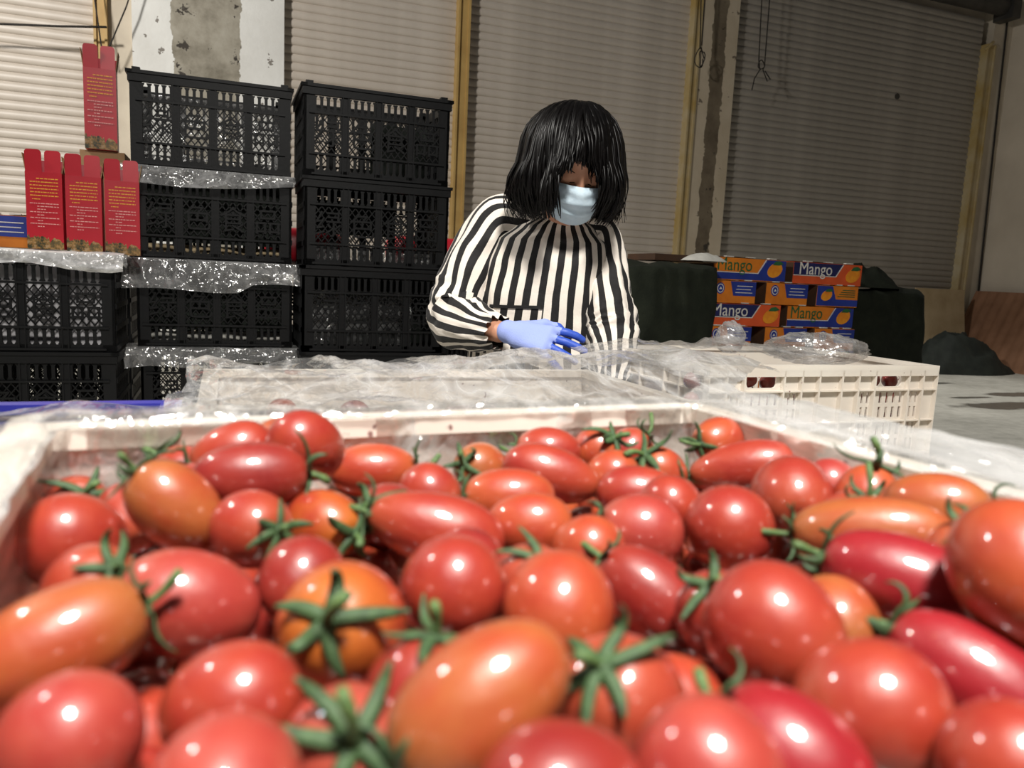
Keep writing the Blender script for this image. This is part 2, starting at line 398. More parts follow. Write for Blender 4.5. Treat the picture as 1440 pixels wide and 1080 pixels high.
def cord(name, paths, r, label, cat='cord', mat=None):
    m = MB()
    for p in paths: m.tube(p, r, 6)
    tag(m.build(name, mat or M['cord'], smooth=True), label, cat)
def loop(c, rx, rz, n=14, y=0, a0=0):
    return [(c[0]+rx*math.cos(a0+2*math.pi*i/n), c[1]+y*math.sin(i), c[2]+rz*math.sin(a0+2*math.pi*i/n)) for i in range(n+1)]
cord('hanging_cord', [[(5.29,7.2,5.5),(5.30,7.2,4.2),(5.345,7.2,3.25)],[(5.40,7.2,5.5),(5.41,7.2,4.2),(5.425,7.2,3.2),(5.40,7.19,3.16),(5.47,7.19,3.05),(5.50,7.18,3.07),(5.43,7.19,3.15)],
      loop((5.375,7.19,3.21),.04,.045,12,.01),[(5.345,7.2,3.25),(5.37,7.2,3.16),(5.31,7.2,3.06),(5.29,7.2,2.94)]], .006, 'thin dark cords knotted in front of the large shutter')
cord('hanging_cord', [[(4.53,7.2,5.5),(4.545,7.2,4.2),(4.60,7.19,3.26)],[(4.60,7.2,5.5),(4.61,7.2,4.2),(4.625,7.2,3.3)],loop((4.60,7.18,3.17),.05,.10,14,.02),loop((4.615,7.17,3.16),.03,.08,12,.02,1)], .006, 'dark cord with a looped knot hanging beside the narrow pillar')
cord('overhead_wire', [[(-4,7.2,2.3),(-1.6,7.2,2.575),(-1.2,7.19,2.615),(-.88,7.2,2.66)]], .009, 'black wire strung level across the pale shutter', 'wire')
cord('overhead_wire', [[(-1.06,7.2,3.6),(-.96,7.2,2.85),(-.915,7.2,2.45),(-.87,7.2,2.5),(-.735,7.2,2.84),(-.60,7.2,3.3)]], .006, 'thin wire dipping in front of the yellow guide rail', 'wire')
cord('wall_cable', [[(9.10,7.38,5.6),(9.115,7.385,4.5),(9.15,7.385,3.2),(9.19,7.385,2.0),(9.225,7.385,.98),(9.235,7.385,.5)]], .012, 'black cable running down the wall in the far corner', 'cable')

# ---------------------------------------------------------------- boards and cloth in the far corner
b = MB(); b.box(0,.80,0,.015,0,.95)
tag(b.build('plywood_board', M['board'], loc=(7.86,6.98,0), rot=(R(-9),0,R(0))), 'beige board leaning upright against the large shutter', 'board')
r = thing('corrugated_board', 'brown corrugated board leaning on the side wall in the far corner', 'board', (8.62,7.30,0))
def cb(u, v):
    x = .46*v + .006*math.sin(u*110); return (x, -2.2*u, .94*v*(1-.02*u))
m = MB(); m.grid(cb, 220, 3); m.build('corrugated_sheet', M['card_dark'], r)
m = MB(); m.grid(lambda u,v:(.46*v+.012, -2.2*u, .94*v*(1-.02*u)), 6, 3); m.build('backing_sheet', M['card'], r)
def crumple(name, cx, cy, rx, ry, h, mat, label, cat, seed, amp=.35, sc=3.0, n=48, tilt=0):
    def fn(u, v):
        a = u*2*math.pi; rr = v
        x = rx*rr*math.cos(a)*(1+.18*nz(math.cos(a)*1.3+seed, math.sin(a)*1.3)); y = ry*rr*math.sin(a)*(1+.18*nz(math.cos(a)*1.3+seed+5, math.sin(a)*1.3))
        prof_ = (1-rr**2.2)
        z = h*prof_*(1+tilt*x/rx) * (1+amp*ridge(x*sc/rx*.5+seed, y*sc/ry*.5, seed, 1.6)) + .02*h*ridge(x/rx*6+seed, y/ry*6, 0)*prof_
        return (x, y, max(z, 0) + .004)
    m = MB(); m.grid(fn, n, n//2, wrap=True)
    o = m.build(name, mat, smooth=True, loc=(cx, cy, 0)); tag(o, label, cat); return o
crumple('tarp_heap', 7.90, 6.42, .76, .32, .30, M['tarp'], 'dark tarpaulin heap lying on the floor before the leaning boards', 'tarpaulin', 3.1, .5, 3, 64, -.45)
o = crumple('white_sack', 8.95, 5.9, .22, .3, .34, M['sack'], 'pale sack slumped against the corrugated board', 'sack', 7.7, .25)

# ---------------------------------------------------------------- mango cartons
CL, CW, CH = .435, .262, .112
def serif_text(size):
    me = text_mesh('Mango', size, .0006)
    return me
TXT = serif_text(.088)
def add_text(parent, me_src, mat, x, z, y, sx=1.0):
    me = TXT_CACHE.get(mat.name)
    if me is None:
        me = me_src.copy(); me.materials.clear(); me.materials.append(mat); TXT_CACHE[mat.name] = me
    o = link('lettering', me, parent, (x, y, z), (R(90), 0, 0)); o.scale = (sx, 1, 1); return o
TXT_CACHE = {}
def wavy_lid(p, L, W, mat):
    m = MB()
    def top(u, v):
        x = (u-.5)*L; y = (v-.5)*W
        return (x, y, CH + .003*nz(x*9, y*9, L) + (.006 if abs(v-.5) > .49 else 0)*nz(x*20, y*3, 2))
    m.grid(top, 18, 8); m.build('lid', mat, p)
    for k in range(3):
        x = (-.3+.3*k)*L
        MB().box(x-.02, x+.025, -W/2-.0015, -W/2+.02, CH-.001, CH+.0035).build('tape', M['m_white'], p)
def mango_print(p, x, z, s, y):
    m = MB(); n = 20; pts = []
    for i in range(n):
        a = 2*math.pi*i/n; rx = .048*s*(1+.12*math.cos(a)); rz = .034*s
        px, pz = rx*math.cos(a), rz*math.sin(a)*(1+.15*math.cos(a)); ca, sa = math.cos(.45), math.sin(.45)
        pts.append((x+px*ca-pz*sa, z+px*sa+pz*ca))
    m.prism(pts, y, y+.001); m.build('fruit_print', M['m_mango'], p)
    m = MB(); m.prism([(x-.012*s,z+.028*s),(x+.004*s,z+.046*s),(x+.032*s,z+.050*s),(x+.056*s,z+.036*s),(x+.03*s,z+.028*s)], y-.001, y); m.build('leaf_print', M['m_green'], p)
def carton_side(label, kind):
    """long side forward; kind: orange / navy"""
    p = thing('mango_carton', label, 'carton', group='stacked mango cartons')
    bodym = M['m_orange'] if kind != 'navy' else M['m_redorange']
    L, W = CL, CW
    m = MB(); m.box(-L/2, L/2, -W/2, W/2, 0, CH-.004); m.build('body', bodym, p)
    m = MB(); m.box(-L/2-.002, -L/2, -W/2+.002, W/2, .002, CH-.006); m.build('end_panel', M['m_side'], p)
    y = -W/2-.0015
    if kind != 'navy':
        m = MB(); m.prism([(-L/2,.004),(L/2,.004),(L/2,CH-.006),(.09,CH-.006),(.045,.040),(-L/2,.040)], y, -W/2); m.build('blue_band', M['m_blue'], p)
        m = MB(); m.prism([(-L/2,.040),(.045,.040),(.09,CH-.006),(.097,CH-.006),(.049,.036),(-L/2,.036)], y-.0006, y); m.build('edge_line', M['m_white'], p)
        add_text(p, TXT, M['m_green'], -.095, .047, y, .9)
        mango_print(p, .145, .055, 1.0, y-.0012)
    else:
        m = MB(); m.prism([(-L/2,CH-.006),(.09,CH-.006),(.048,.044),(-L/2,.044)], y, -W/2); m.build('navy_band', M['m_navy'], p)
        m = MB(); m.prism([(-L/2,.044),(.048,.044),(.09,CH-.006),(.097,CH-.006),(.052,.040),(-L/2,.040)], y-.0006, y); m.build('edge_line', M['m_white'], p)
        add_text(p, TXT, M['m_white'], -.08, .048, y, .9)
        mango_print(p, .155, .05, 1.0, y-.0012)
    wavy_lid(p, L, W, M['m_side'])
    return p
def carton_end(label, kind):
    p = thing('mango_carton', label, 'carton', group='stacked mango cartons')
    L, W = CW, CL
    m = MB(); m.box(-L/2, L/2, -W/2, W/2, 0, CH-.004); m.build('body', M['m_orange'], p)
    m = MB(); m.box(-L/2-.002, -L/2, -W/2+.002, W/2, .002, CH-.006); m.build('side_panel', M['m_side'], p)
    y = -W/2-.0015
    if kind == 'logo':
        m = MB(); m.prism([(-.02,CH-.006),(L/2,CH-.006),(L/2,.036),(.0,.036)], y, -W/2); m.build('blue_panel', M['m_blue'], p)
        for i in range(3):
            m = MB(); m.box(.01+.004*i, L/2-.02-.01*(i%2), y-.0006, y, .050+.016*i, .0535+.016*i); m.build('print_line', M['m_white'], p)
        for rr, mt, yy in ((.024, M['m_blue'], y), (.019, M['m_white'], y-.0006), (.015, M['m_blue'], y-.0012)):
            m = MB(); m.prism([(-.078+rr*math.cos(i*.3142), .07+rr*1.15*math.sin(i*.3142)) for i in range(20)], yy, -W/2); m.build('badge_ring', mt, p)
        m = MB(); m.prism([(-.086,.064),(-.078,.078),(-.069,.066)], y-.0018, y); m.build('badge_mark', M['m_white'], p)
    else:
        m = MB(); m.prism([(-L/2,.004),(L/2,.004),(L/2,.038),(-.01,.038),(-.035,CH-.006),(-L/2,CH-.006)], y, -W/2); m.build('blue_panel', M['m_blue'], p)
        mango_print(p, -.075, .055, .75, y-.0012)
        for i in range(4):
            m = MB(); m.box(.0+.01*i, L/2-.02, y-.0006, y, .052+.011*i, .056+.011*i); m.build('print_line', M['m_green'], p)
    wavy_lid(p, L, W, M['m_side'])
    return p
MX, MY = 2.92, 3.2
ROW = [.097+CH*i for i in range(8)]
def put(p, x, z, d, rz=0): p.location = (x, MY + d/2, z); p.rotation_euler = (0, 0, rz); return p
a1 = put(carton_side('orange mango carton, green lettering, beside the navy one in the top layer', 'orange'), 2.43, ROW[7], CW, R(1.5))
a2 = put(carton_side('red-orange mango carton with white lettering on navy, top layer', 'navy'), 2.92, ROW[7], CW, R(-1))
e1 = put(carton_end('mango carton end next to the green quilt, second layer, round badge', 'logo'), 2.345, ROW[6], CL)
copy_tree(e1, None, (2.67, MY+CL/2+.005, ROW[6]), R(1), 'mango carton end with round badge, middle of the second layer')
put(carton_end('mango carton end with printed mango and blue corner, second layer', 'fruit'), 3.0, ROW[6], CL, R(-1.5))
copy_tree(a2, None, (2.42, MY+CW/2, ROW[5]), R(-2), 'mango carton with white lettering half behind the green quilt, third layer')
copy_tree(a1, None, (2.905, MY+CW/2+.01, ROW[5]), R(1), 'orange mango carton, green lettering, third layer from the top')
for x, l in ((2.34,'mango carton end beside the quilt, fourth layer, above the crate film'),(2.685,'mango carton end with round badge, middle of the fourth layer'),(3.0,'mango carton end with round badge at the outer end of the fourth layer')):
    copy_tree(e1, None, (x, MY+CL/2, ROW[4]), R(.6), l)
for k in range(4):
    for x in ((2.43, 2.92) if k % 2 else (2.34, 2.67, 3.0)):
        src = a1 if k % 2 else e1
        copy_tree(src, None, (x, MY+(CW if k % 2 else CL)/2, ROW[k]), 0, 'mango carton in the lower layers behind the white crate', 'mango cartons hidden low in the stack')
def pallet(name, x0, x1, y0, y1, h, label):
    p = thing(name, label, 'pallet', ((x0+x1)/2, (y0+y1)/2, 0)); w, d = (x1-x0)/2, (y1-y0)/2
    n = max(3, int(2*d/.12))
    for i in range(n):
        y = -d + (i+.5)*2*d/n; MB().box(-w, w, y-.04, y+.04, h-.02, h).build('plank', M['wood'], p)
    for i in range(3):
        x = (-w+.04, 0, w-.04)[i]; MB().box(x-.04, x+.04, -d, d, 0, h-.02).build('bearer', M['wood'], p)
    return p
pallet('wooden_pallet', 2.16, 3.18, 3.2, 3.7, .097, 'wooden pallet under the mango cartons')
def quilt(name, x0, x1, y0, y1, h, label, seed, sag=.03):
    cx, cy, hw, hd = (x0+x1)/2, (y0+y1)/2, (x1-x0)/2, (y1-y0)/2
    def fn(u, v):
        a = u*2*math.pi; c, s = math.cos(a), math.sin(a)
        k = (abs(c)**6+abs(s)**6)**(-1/6)
        if v < .35:
            t = v/.35; x, y, z = hw*c*k*t*.96, hd*s*k*t*.96, h*(1-.02*t**4) + sag*nz(c*t*2+seed, s*t*2, seed)
            rr = 1
        else:
            t = (v-.35)/.65; e = .96+.05*min(1, t*5)
            fold = .035*t*ridge(a*1.6+seed, t*.6, seed, 1.2) + .02*nz(a*4+seed, t*2.0)
            x, y, z = (hw*e+fold)*c*k, (hd*e+fold)*s*k, h*(.98 - .97*t) + .02*nz(a*2, seed)*(1-t)
        return (x + .012*nz(a*3, v*9, seed), y + .012*nz(a*3+9, v*9, seed), max(.004, z + .012*ridge(x*6+seed, y*6, z*6)))
    m = MB(); m.grid(fn, 96, 60, wrap=True)
    o = m.build(name, M['quilt'], smooth=True, loc=(cx, cy, 0)); return tag(o, label, 'quilt')
quilt('green_quilt', 1.58, 2.06, 2.86, 3.5, .93, 'dark green quilt draped over goods beside the orange mango cartons', 2.2)
quilt('green_quilt', 3.22, 3.82, 3.32, 3.75, .86, 'faded green quilt draped at the outer end of the mango stack', 8.4, .05)
o = crumple('folded_quilt', 3.42, 3.5, .26, .18, .10, M['quilt'], 'folded green quilt corner lying on top of the faded quilt', 'quilt', 5.5, .4); o.location.z = .875
r = thing('wooden_tray', 'brown wooden tray edge on top of the dark quilt', 'tray', (2.03,3.28,.955))
for a_ in ((-.17,.17,-.13,-.115,0,.03),(-.17,.17,.115,.13,0,.03),(-.17,-.155,-.115,.115,0,.03),(.155,.17,-.115,.115,0,.03)): MB().box(*a_).build('frame_rail', M['m_side'], r)
MB().box(-.155,.155,-.115,.115,.0,.008).build('tray_base', M['card'], r)
o = crumple('paper_scrap', 2.08, 3.08, .11, .08, .03, M['sack'], 'crumpled pale paper on the dark quilt', 'paper', 1.5, .3); o.location.z = .955

# ---------------------------------------------------------------- black lattice crates
BL, BW, BH = .58, .40, .345
def clip(p, q, x0, x1, z0, z1):
    t0, t1 = 0, 1; dx, dz = q[0]-p[0], q[1]-p[1]
    for d, a, lo, hi in ((dx, p[0], x0, x1), (dz, p[1], z0, z1)):
        if abs(d) < 1e-9: continue
        a0, a1 = (lo-a)/d, (hi-a)/d
        if a0 > a1: a0, a1 = a1, a0
        t0, t1 = max(t0, a0), min(t1, a1)
    if t1 - t0 < .02: return None
    return (p[0]+dx*t0, p[1]+dz*t0), (p[0]+dx*t1, p[1]+dz*t1)
def bay_mesh(w):
    """one lattice bay, centred on x, in the plane y=0"""
    m = MB(); h = w/2
    for z0, z1 in ((.026,.082),(.246,.302)):
        n = 4; g = w/n
        for i in range(n+1):
            x = -h + i*g; bw = .0055
            m.box(max(-h, x-bw), min(h, x+bw), -.004, .004, z0, z1)
        for i in range(n):       # rounded slot ends
            x = -h + (i+.5)*g; s = g/2-.0055
            for zz, sg in ((z0, 1), (z1, -1)):
                m.prism([(x-s, zz), (x-s, zz+sg*.008), (x-s*.5, zz+sg*.0025), (x-s*.5, zz)], -.004, .004)
                m.prism([(x+s, zz), (x+s, zz+sg*.008), (x+s*.5, zz+sg*.0025), (x+s*.5, zz)], -.004, .004)
    z0, z1 = .094, .234
    st = .0265
    k = -8
    for k in range(-9, 10):
        for sg in (1, -1):
            c = clip((k*st - .2, .164 - sg*.26), (k*st + .2, .164 + sg*.26), -h, h, z0, z1)
            if c: m.bar((c[0][0], 0, c[0][1]), (c[1][0], 0, c[1][1]), .0042, .005)
    return m
def make_black_crate():
    p = thing('black_crate', 'black plastic lattice crate', 'crate', group='black lattice crates')
    L, W, H = BL/2, BW/2, BH; k = M['black']
    m = MB()
    for y in (-W, W):
        s = 1 if y > 0 else -1
        m.box(-L-.006, L+.006, min(y-.012*s, y+.008*s), max(y-.012*s, y+.008*s), H-.040, H-.006)
        m.box(-L-.012, L+.012, min(y-.012*s, y+.014*s), max(y-.012*s, y+.014*s), H-.012, H)
    for x in (-L, L):
        s = 1 if x > 0 else -1
        m.box(min(x-.012*s, x+.006*s), max(x-.012*s, x+.006*s), -W, W, H-.040, H-.006)
        m.box(min(x-.012*s, x+.012*s), max(x-.012*s, x+.012*s), -W-.014, W+.014, H-.012, H)
    m.build('rim', k, p)
    for sx in (-1, 1):
        for sy in (-1, 1):
            m = MB(); m.box(min(sx*L, sx*(L-.042)), max(sx*L, sx*(L-.042)), min(sy*W, sy*(W-.010)), max(sy*W, sy*(W-.010)), 0, H-.006)
            m.box(min(sx*L, sx*(L-.010)), max(sx*L, sx*(L-.010)), min(sy*W, sy*(W-.05)), max(sy*W, sy*(W-.05)), 0, H-.006)
            m.box(min(sx*(L-.008), sx*(L-.036)), max(sx*(L-.008), sx*(L-.036)), min(sy*(W-.01), sy*(W-.036)), max(sy*(W-.01), sy*(W-.036)), H, H+.014)
            m.build('corner_post', k, p)
    span = 2*(L-.042); bw = (span - 3*.030)/4
    cs = [-L+.042+bw/2 + i*(bw+.030) for i in range(4)]
    bm_ = None
    for sy in (-1, 1):
        for i, c in enumerate(cs):
            y = sy*(W-.006)
            if bm_ is None:
                o = bay_mesh(bw).build('lattice_panel', k, p, loc=(c, y, 0)); bm_ = o.data
            else: link('lattice_panel', bm_, p, (c, y, 0))
        m = MB(); y = sy*W
        for i in range(3):
            x = cs[i] + bw/2 + .015
            m.box(x-.015, x+.015, min(y, y-sy*.010), max(y, y-sy*.010), 0, H-.01)
            for dx in (-.010, .010): m.box(x+dx-.002, x+dx+.002, min(y, y+sy*.006), max(y, y+sy*.006), .01, H-.02)
        m.box(-L, L, min(y, y-sy*.010), max(y, y-sy*.010), 0, .026)
        for z in (.0865, .240): m.box(-L+.02, L-.02, min(y-sy*.006, y+sy*.008), max(y-sy*.006, y+sy*.008), z-.004, z+.004)
        m.box(-L+.03, L-.03, min(y, y+sy*.008), max(y, y+sy*.008), .006, .014)
        m.build('rail', k, p)
        if sy < 0:
            for i, ch in enumerate('绿色食品'):
                if ch not in GLY:
                    me = text_mesh(ch, .108, .003); me.materials.clear(); me.materials.append(k); GLY[ch] = me
                link('lettering', GLY[ch], p, (cs[i], -W+.001, .124), (R(90), 0, 0))
    for sx in (-1, 1):
        m = MB(); x = sx*(L-.005); n = 9
        for i in range(n+1):
            y = -W+.05 + i*(2*W-.1)/n; m.box(x-.004, x+.004, y-.006, y+.006, .0, H-.03)
        for z in (.013, .0865, .165, .240): m.box(x-.005, x+.005+.004*sx, -W+.01, W-.01, z-.010, z+.010)
        m.build('side_panel', k, p)
    m = MB(); n = 12
    for i in range(n):
        y = -W+.02 + i*(2*W-.04)/(n-1); m.box(-L+.01, L-.01, y-.010, y+.010, .0, .008)
    for i in range(7):
        x = -L+.03 + i*(2*L-.06)/6; m.box(x-.010, x+.010, -W+.01, W-.01, .0, .008)
    m.build('base', k, p)
    return p
GLY = {}
proto = make_black_crate()
BASE = .165
used = [False]
def crate(x, yf, lvl, label, rz=0, group='black lattice crates'):
    loc = (x, yf + BW/2, BASE + lvl*BH)
    if not used[0]:
        used[0] = True; proto.location = loc; proto.rotation_euler = (0, 0, rz); proto['label'] = label; return proto
    return copy_tree(proto, None, loc, rz, label, group)
AX, AY = -.375-BL/2, 3.08
crate(AX, AY, 1, 'black lattice crate carrying the red cartons, upper of the low stack', R(.5))
crate(AX, AY, 0, 'black lattice crate at the bottom of the low stack under the red cartons')
BX, BY = -.045, 3.31
for l, s in ((3,'black lattice crate on top of the tall stack before the patched pillar'),(2,'black lattice crate second from the top of the film-lined tall stack'),(1,'black lattice crate third from the top of the film-lined tall stack'),(0,'black lattice crate at the bottom of the film-lined tall stack')):
    crate(BX + (-.0,.006,.012,.018)[3-l], BY, l, s, R((.3,-.4,.2,0)[l]))
CX, CY = .575, 3.165
for l, s in ((3,'black lattice crate on top of the stack beside the woman'),(2,'black lattice crate second from the top of the stack beside the woman'),(1,'black lattice crate third from the top of the stack beside the woman'),(0,'black lattice crate lowest in the stack beside the woman')):
    crate(CX + (0,-.004,.006,-.003)[l], CY, l, s, R((0,.5,-.3,.4)[l]))
for x in (.22, .92):
    for l in (0, 1): crate(x, 3.80, l, 'black lattice crate in the rear stack under the red bundles', 0, 'black crates hidden in the rear stacks')
pallet('wooden_pallet', -.98, -.36, 3.06, 3.52, BASE, 'wooden pallet under the low stack of black crates')
pallet('wooden_pallet', -.35, .88, 3.15, 3.75, BASE, 'wooden pallet under the two tall stacks of black crates')
pallet('wooden_pallet', -.10, 1.24, 3.78, 4.25, BASE, 'wooden pallet under the rear stacks of black crates')
pallet('wooden_pallet', -.98, -.36, 3.54, 3.96, BASE, 'wooden pallet behind the low stack of black crates')
for l in (0, 1): crate(AX, 3.56, l, 'black lattice crate in the stack behind the low front stack', 0, 'black crates behind the low stack')

# ---------------------------------------------------------------- red cartons
def red_carton(label, open_flaps=True, w=.112, d=.085, h=.262, body='red_card'):
    p = thing('red_carton', label, 'carton', group='red cartons')
    t = .002
    m = MB()
    m.box(-w/2, w/2, -d/2, -d/2+t, 0, h); m.box(-w/2, w/2, d/2-t, d/2, 0, h); m.box(-w/2, -w/2+t, -d/2+t, d/2-t, 0, h); m.box(w/2-t, w/2, -d/2+t, d/2-t, 0, h); m.box(-w/2+t, w/2-t, -d/2+t, d/2-t, 0, t)
    m.build('body', M[body], p)
    if open_flaps:
        f = .075
        def flap(x0, x1, y, lean, name='flap', mat='red_card'):
            n = 5; r = .012; pts = [(x0, 0), (x1, 0), (x1, f-r)] + [(x1-r+r*math.cos(a*math.pi/8), f-r+r*math.sin(a*math.pi/8)) for a in range(1, 5)] + [(x0+r-r*math.sin(a*math.pi/8), f-r+r*math.cos(a*math.pi/8)) for a in range(1, 4)] + [(x0, f-r)]
            m = MB(); m.prism(pts, -t/2, t/2)
            return m.build(name, M[mat], p, loc=(0, y, h), rot=(lean, 0, 0))
        flap(-w/2+.001, -.004, -d/2+t/2, R(3)); flap(.004, w/2-.002, -d/2+t/2, R(-2))
        for sx in (-1, 1):
            m = MB(); m.box(-t/2, t/2, -d/2+.008, d/2-.008, 0, .062); m.build('side_flap', M['card'], p, loc=(sx*(w/2-t/2), 0, h), rot=(0, R(9*sx), 0))
        m = MB(); m.box(-w/2, w/2, -t/2, t/2, 0, .05); m.build('back_flap', M['red_dark'], p, loc=(0, d/2-t/2, h), rot=(R(-14), 0, 0))
    y0, y1 = -d/2-.0008, -d/2
    m = MB(); rng = random.Random(5)
    def row(z, x0, x1, hgt, m):
        x = x0
        while x < x1:
            wd = rng.uniform(.0035, .012); m.box(x, min(x1, x+wd), y0, y1, z, z+hgt); x += wd + rng.uniform(.0010, .0030)
    zs = [h-.024-i*.0115 for i in range(6)]
    row(zs[0], -.022, .044, .0032, m)
    for z in zs[1:5]: row(z, -.042, .044, .0032, m)
    row(zs[5], -.042, .044, .0032, m); row(zs[5]-.012, -.036, -.012, .003, m)
    m.build('gold_lettering', M['gold_ink'], p)
    m = MB(); z = h-.108
    for i in range(9):
        ind = (-.044 if i in (0, 3, 5, 7) else -.022)
        row(z-i*.0098, ind, (.044, .044, .004, .040, .0, .044, -.006, .046, -.002)[i], .0028, m)
    m.build('pale_lettering', M['pale_ink'], p)
    m = MB(); n = 24
    top = [(-w/2 + w*i/n, .044 + .020*nz(i*.7, 3.3) + .010*nz(i*2.3, 1.1) - .018*i/n) for i in range(n+1)]
    m.prism([(-w/2, 0)] + [(w/2, 0)] + top[::-1], y0, y1); m.build('landscape_print', M['landscape'], p)
    return p
rc = red_carton('leftmost of the three red cartons on the low crate stack')
ZA = BASE + 2*BH + .012
rc.location = (-.588, 3.165, ZA); rc.rotation_euler = (0, 0, R(-2))
copy_tree(rc, None, (-.470, 3.165, ZA-.004), R(2), 'middle one of the three red cartons on the low crate stack')
copy_tree(rc, None, (-.352, 3.185, ZA-.008), R(4), 'shaded red carton squeezed between its neighbour and the tall crate stack')
tall = copy_tree(rc, None, (-.462, 3.56, 1.270), R(3), 'red carton standing highest, beside the topmost black crate'); tall.scale = (1.02, 1, 1.17)
sup = red_carton('closed brown carton supporting the highest red carton', False, .16, .20, .394, 'card')
sup.location = (-.460, 3.64, .870)
for ch in list(sup.children):
    if ch.name.split('.')[0] != 'body': bpy.data.objects.remove(ch)
MB().box(-.08,.08,-.10,.10,.394,.396).build('lid', M['card'], sup)
sup.name = 'brown_carton'; del sup['group']
o = carton_end('navy and brown fruit carton behind the red cartons', 'logo'); o.location = (-.862, 3.78, .870); o.rotation_euler = (0, 0, R(3)); del o['group']; o.scale = (.9,.9,1.15)
# red bundles behind the crates
for i, (x, lab) in enumerate(((.36, 'red wrapped bundle glimpsed between the two tall crate stacks'), (.98, 'red wrapped bundle showing between the crates and the woman'))):
    def fn(u, v, i=i):
        a = u*2*math.pi; t = v*math.pi; k = lambda q: math.copysign(abs(q)**.5, q)
        x_, y_, z_ = .20*k(math.cos(a))*k(math.sin(t)), .15*k(math.sin(a))*k(math.sin(t)), .085*k(-math.cos(t))
        d = 1+.05*ridge(x_*9+i*3, y_*9, z_*9)
        return (x_*d, y_*d, z_*d+.088)
    m = MB(); m.grid(fn, 40, 20, wrap=True)
    tag(m.build('red_bundle', M['red_card'], smooth=True, loc=(x, 3.98, BASE+2*BH)), lab, 'bundle')

# ---------------------------------------------------------------- plastic film on the black crates
def strip(name, x0, x1, y, ztop, zbot, label, seed, back=.14, mat='film_milky', nu=90):
    def fn(u, v):
        x = x0 + (x1-x0)*u
        zb = zbot(u)
        if v < .3:
            t = v/.3; return (x, y + back*(1-t), ztop + .002*nz(x*9, t, seed))
        t = (v-.3)/.7; z = ztop + (zb-ztop)*t
        w = .013*ridge(x*7+seed, t*1.1, seed) * (.25+t) + .006*nz(x*22+seed, t*3)
        return (x + .008*nz(x*5, t*3, seed)*t, y - .012 - .018*t - abs(w), z)
    m = MB(); m.grid(fn, nu, 26)
    return tag(m.build(name, M[mat], smooth=True), label, 'plastic film')
f1 = strip('plastic_film', -.37, .262, BY-.016, BASE+3*BH+.0005, lambda u: BASE+3*BH-.050-.028*math.sin(u*2.6+.5)+.012*u - .03*max(0,.06-u)*10, 'film strip hanging below the topmost crate of the tall stack', 1.3)
strip('plastic_film', -.372, .298, BY-.016, BASE+2*BH+.0005, lambda u: BASE+2*BH-.120+.006*math.sin(u*9)+(.030*min(1, max(0,(u-.62)*12))), 'wide film flap hanging at mid height of the tall stack', 4.6)
strip('plastic_film', -.370, .305, BY-.016, BASE+1*BH+.0005, lambda u: BASE+BH-.082+.022*u+.008*math.sin(u*11), 'film strip hanging lowest on the tall stack', 8.8)
# the loose tail of the upper strip
m = MB()
def tail(u, v):
    t = u
    return (-.33-.085*t, BY-.045-.02*t+.014*nz(t*4, v*3), BASE+3*BH-.03-.05*t-.012*t*t-(.035+.02*t)*v+.01*nz(t*3+2, v*4)+.012*math.sin(v*3)*t)
m.grid(tail, 24, 10); o = m.build('film_tail', M['film_white'], f1, smooth=True)
# film over the low stack
def fa(u, v):
    x = -.98 + .64*u
    if v < .55:
        t = v/.55; return (x, AY+.36*(1-t), BASE+2*BH+.004+.010*abs(nz(x*9, t*4, 2))+.004*u)
    t = (v-.55)/.45; return (x, AY-.018-.012*t-.018*abs(ridge(x*8, t*1.2, 5))*(.3+t), BASE+2*BH+.006-(.055+.012*math.sin(u*9))*t+.004*nz(x*20, t*3))
m = MB(); m.grid(fa, 80, 30); fo = m.build('plastic_film', M['film_white'], smooth=True); tag(fo, 'white film spread under the red cartons over the low crate stack', 'plastic film')
def fb(u, v):
    return (-.50+.175*u+.004*nz(u*7, v*5), AY-.045-.012*ridge(u*3, v*2, 4), BASE+2*BH+.012-.05*v*(1+.35*math.sin(u*5+1))-.008*u+.006*nz(u*9, v*3))
m = MB(); m.grid(fb, 30, 12); m.build('film_fold', M['film_milky'], fo, smooth=True)
# pale liners and added dark sheets seen through the lattice
def liner(name, x0, x1, y, z0, z1, label, seed, mat='liner'):
    def fn(u, v):
        x = x0+(x1-x0)*u; z = z0+(z1-z0)*v
        return (x, y+.016*ridge(x*6+seed, z*6, seed)+.01*nz(x*14, z*14, seed), z)
    m = MB(); m.grid(fn, 50, 26); tag(m.build(name, M[mat], smooth=True), label, 'liner')
liner('white_liner', AX-.26, AX+.26, AY+.06, BASE+BH+.012, BASE+2*BH-.02, 'white crumpled liner inside the crate under the red cartons', 2.5)
liner('grey_liner', BX-.26, BX+.26, BY+.16, BASE+3*BH+.012, BASE+4*BH-.05, 'pale film liner inside the topmost crate of the tall stack', 6.5, 'film_milky')
liner('grey_liner', CX-.24, CX+.20, CY+.2, BASE+BH+.012, BASE+2*BH-.10, 'pale film liner in the third crate beside the woman', 9.5, 'film_milky')
liner('grey_liner', CX-.26, CX+.26, CY+.12, BASE+2*BH+.012, BASE+2*BH+.07, 'pale film along the floor of the second crate beside the woman', 3.5, 'film_milky')
liner('dark_filler', BX-.26, BX+.26, BY+.06, BASE+2*BH+.066, BASE+3*BH-.03, 'added dark sheet dimming the inside of the second crate of the tall stack', 11.5, 'tarp')  # dark sheets added as filler for the dim insides of the crates
liner('dark_filler', BX-.26, BX+.26, BY+.06, BASE+1*BH+.062, BASE+2*BH-.03, 'added dark sheet dimming the inside of the third crate of the tall stack', 12.5, 'tarp')
liner('dark_filler', CX-.27, CX+.27, CY+.30, BASE+1*BH+.012, BASE+2*BH-.02, 'added dark sheet dimming the back of the third crate beside the woman', 13.5, 'tarp')
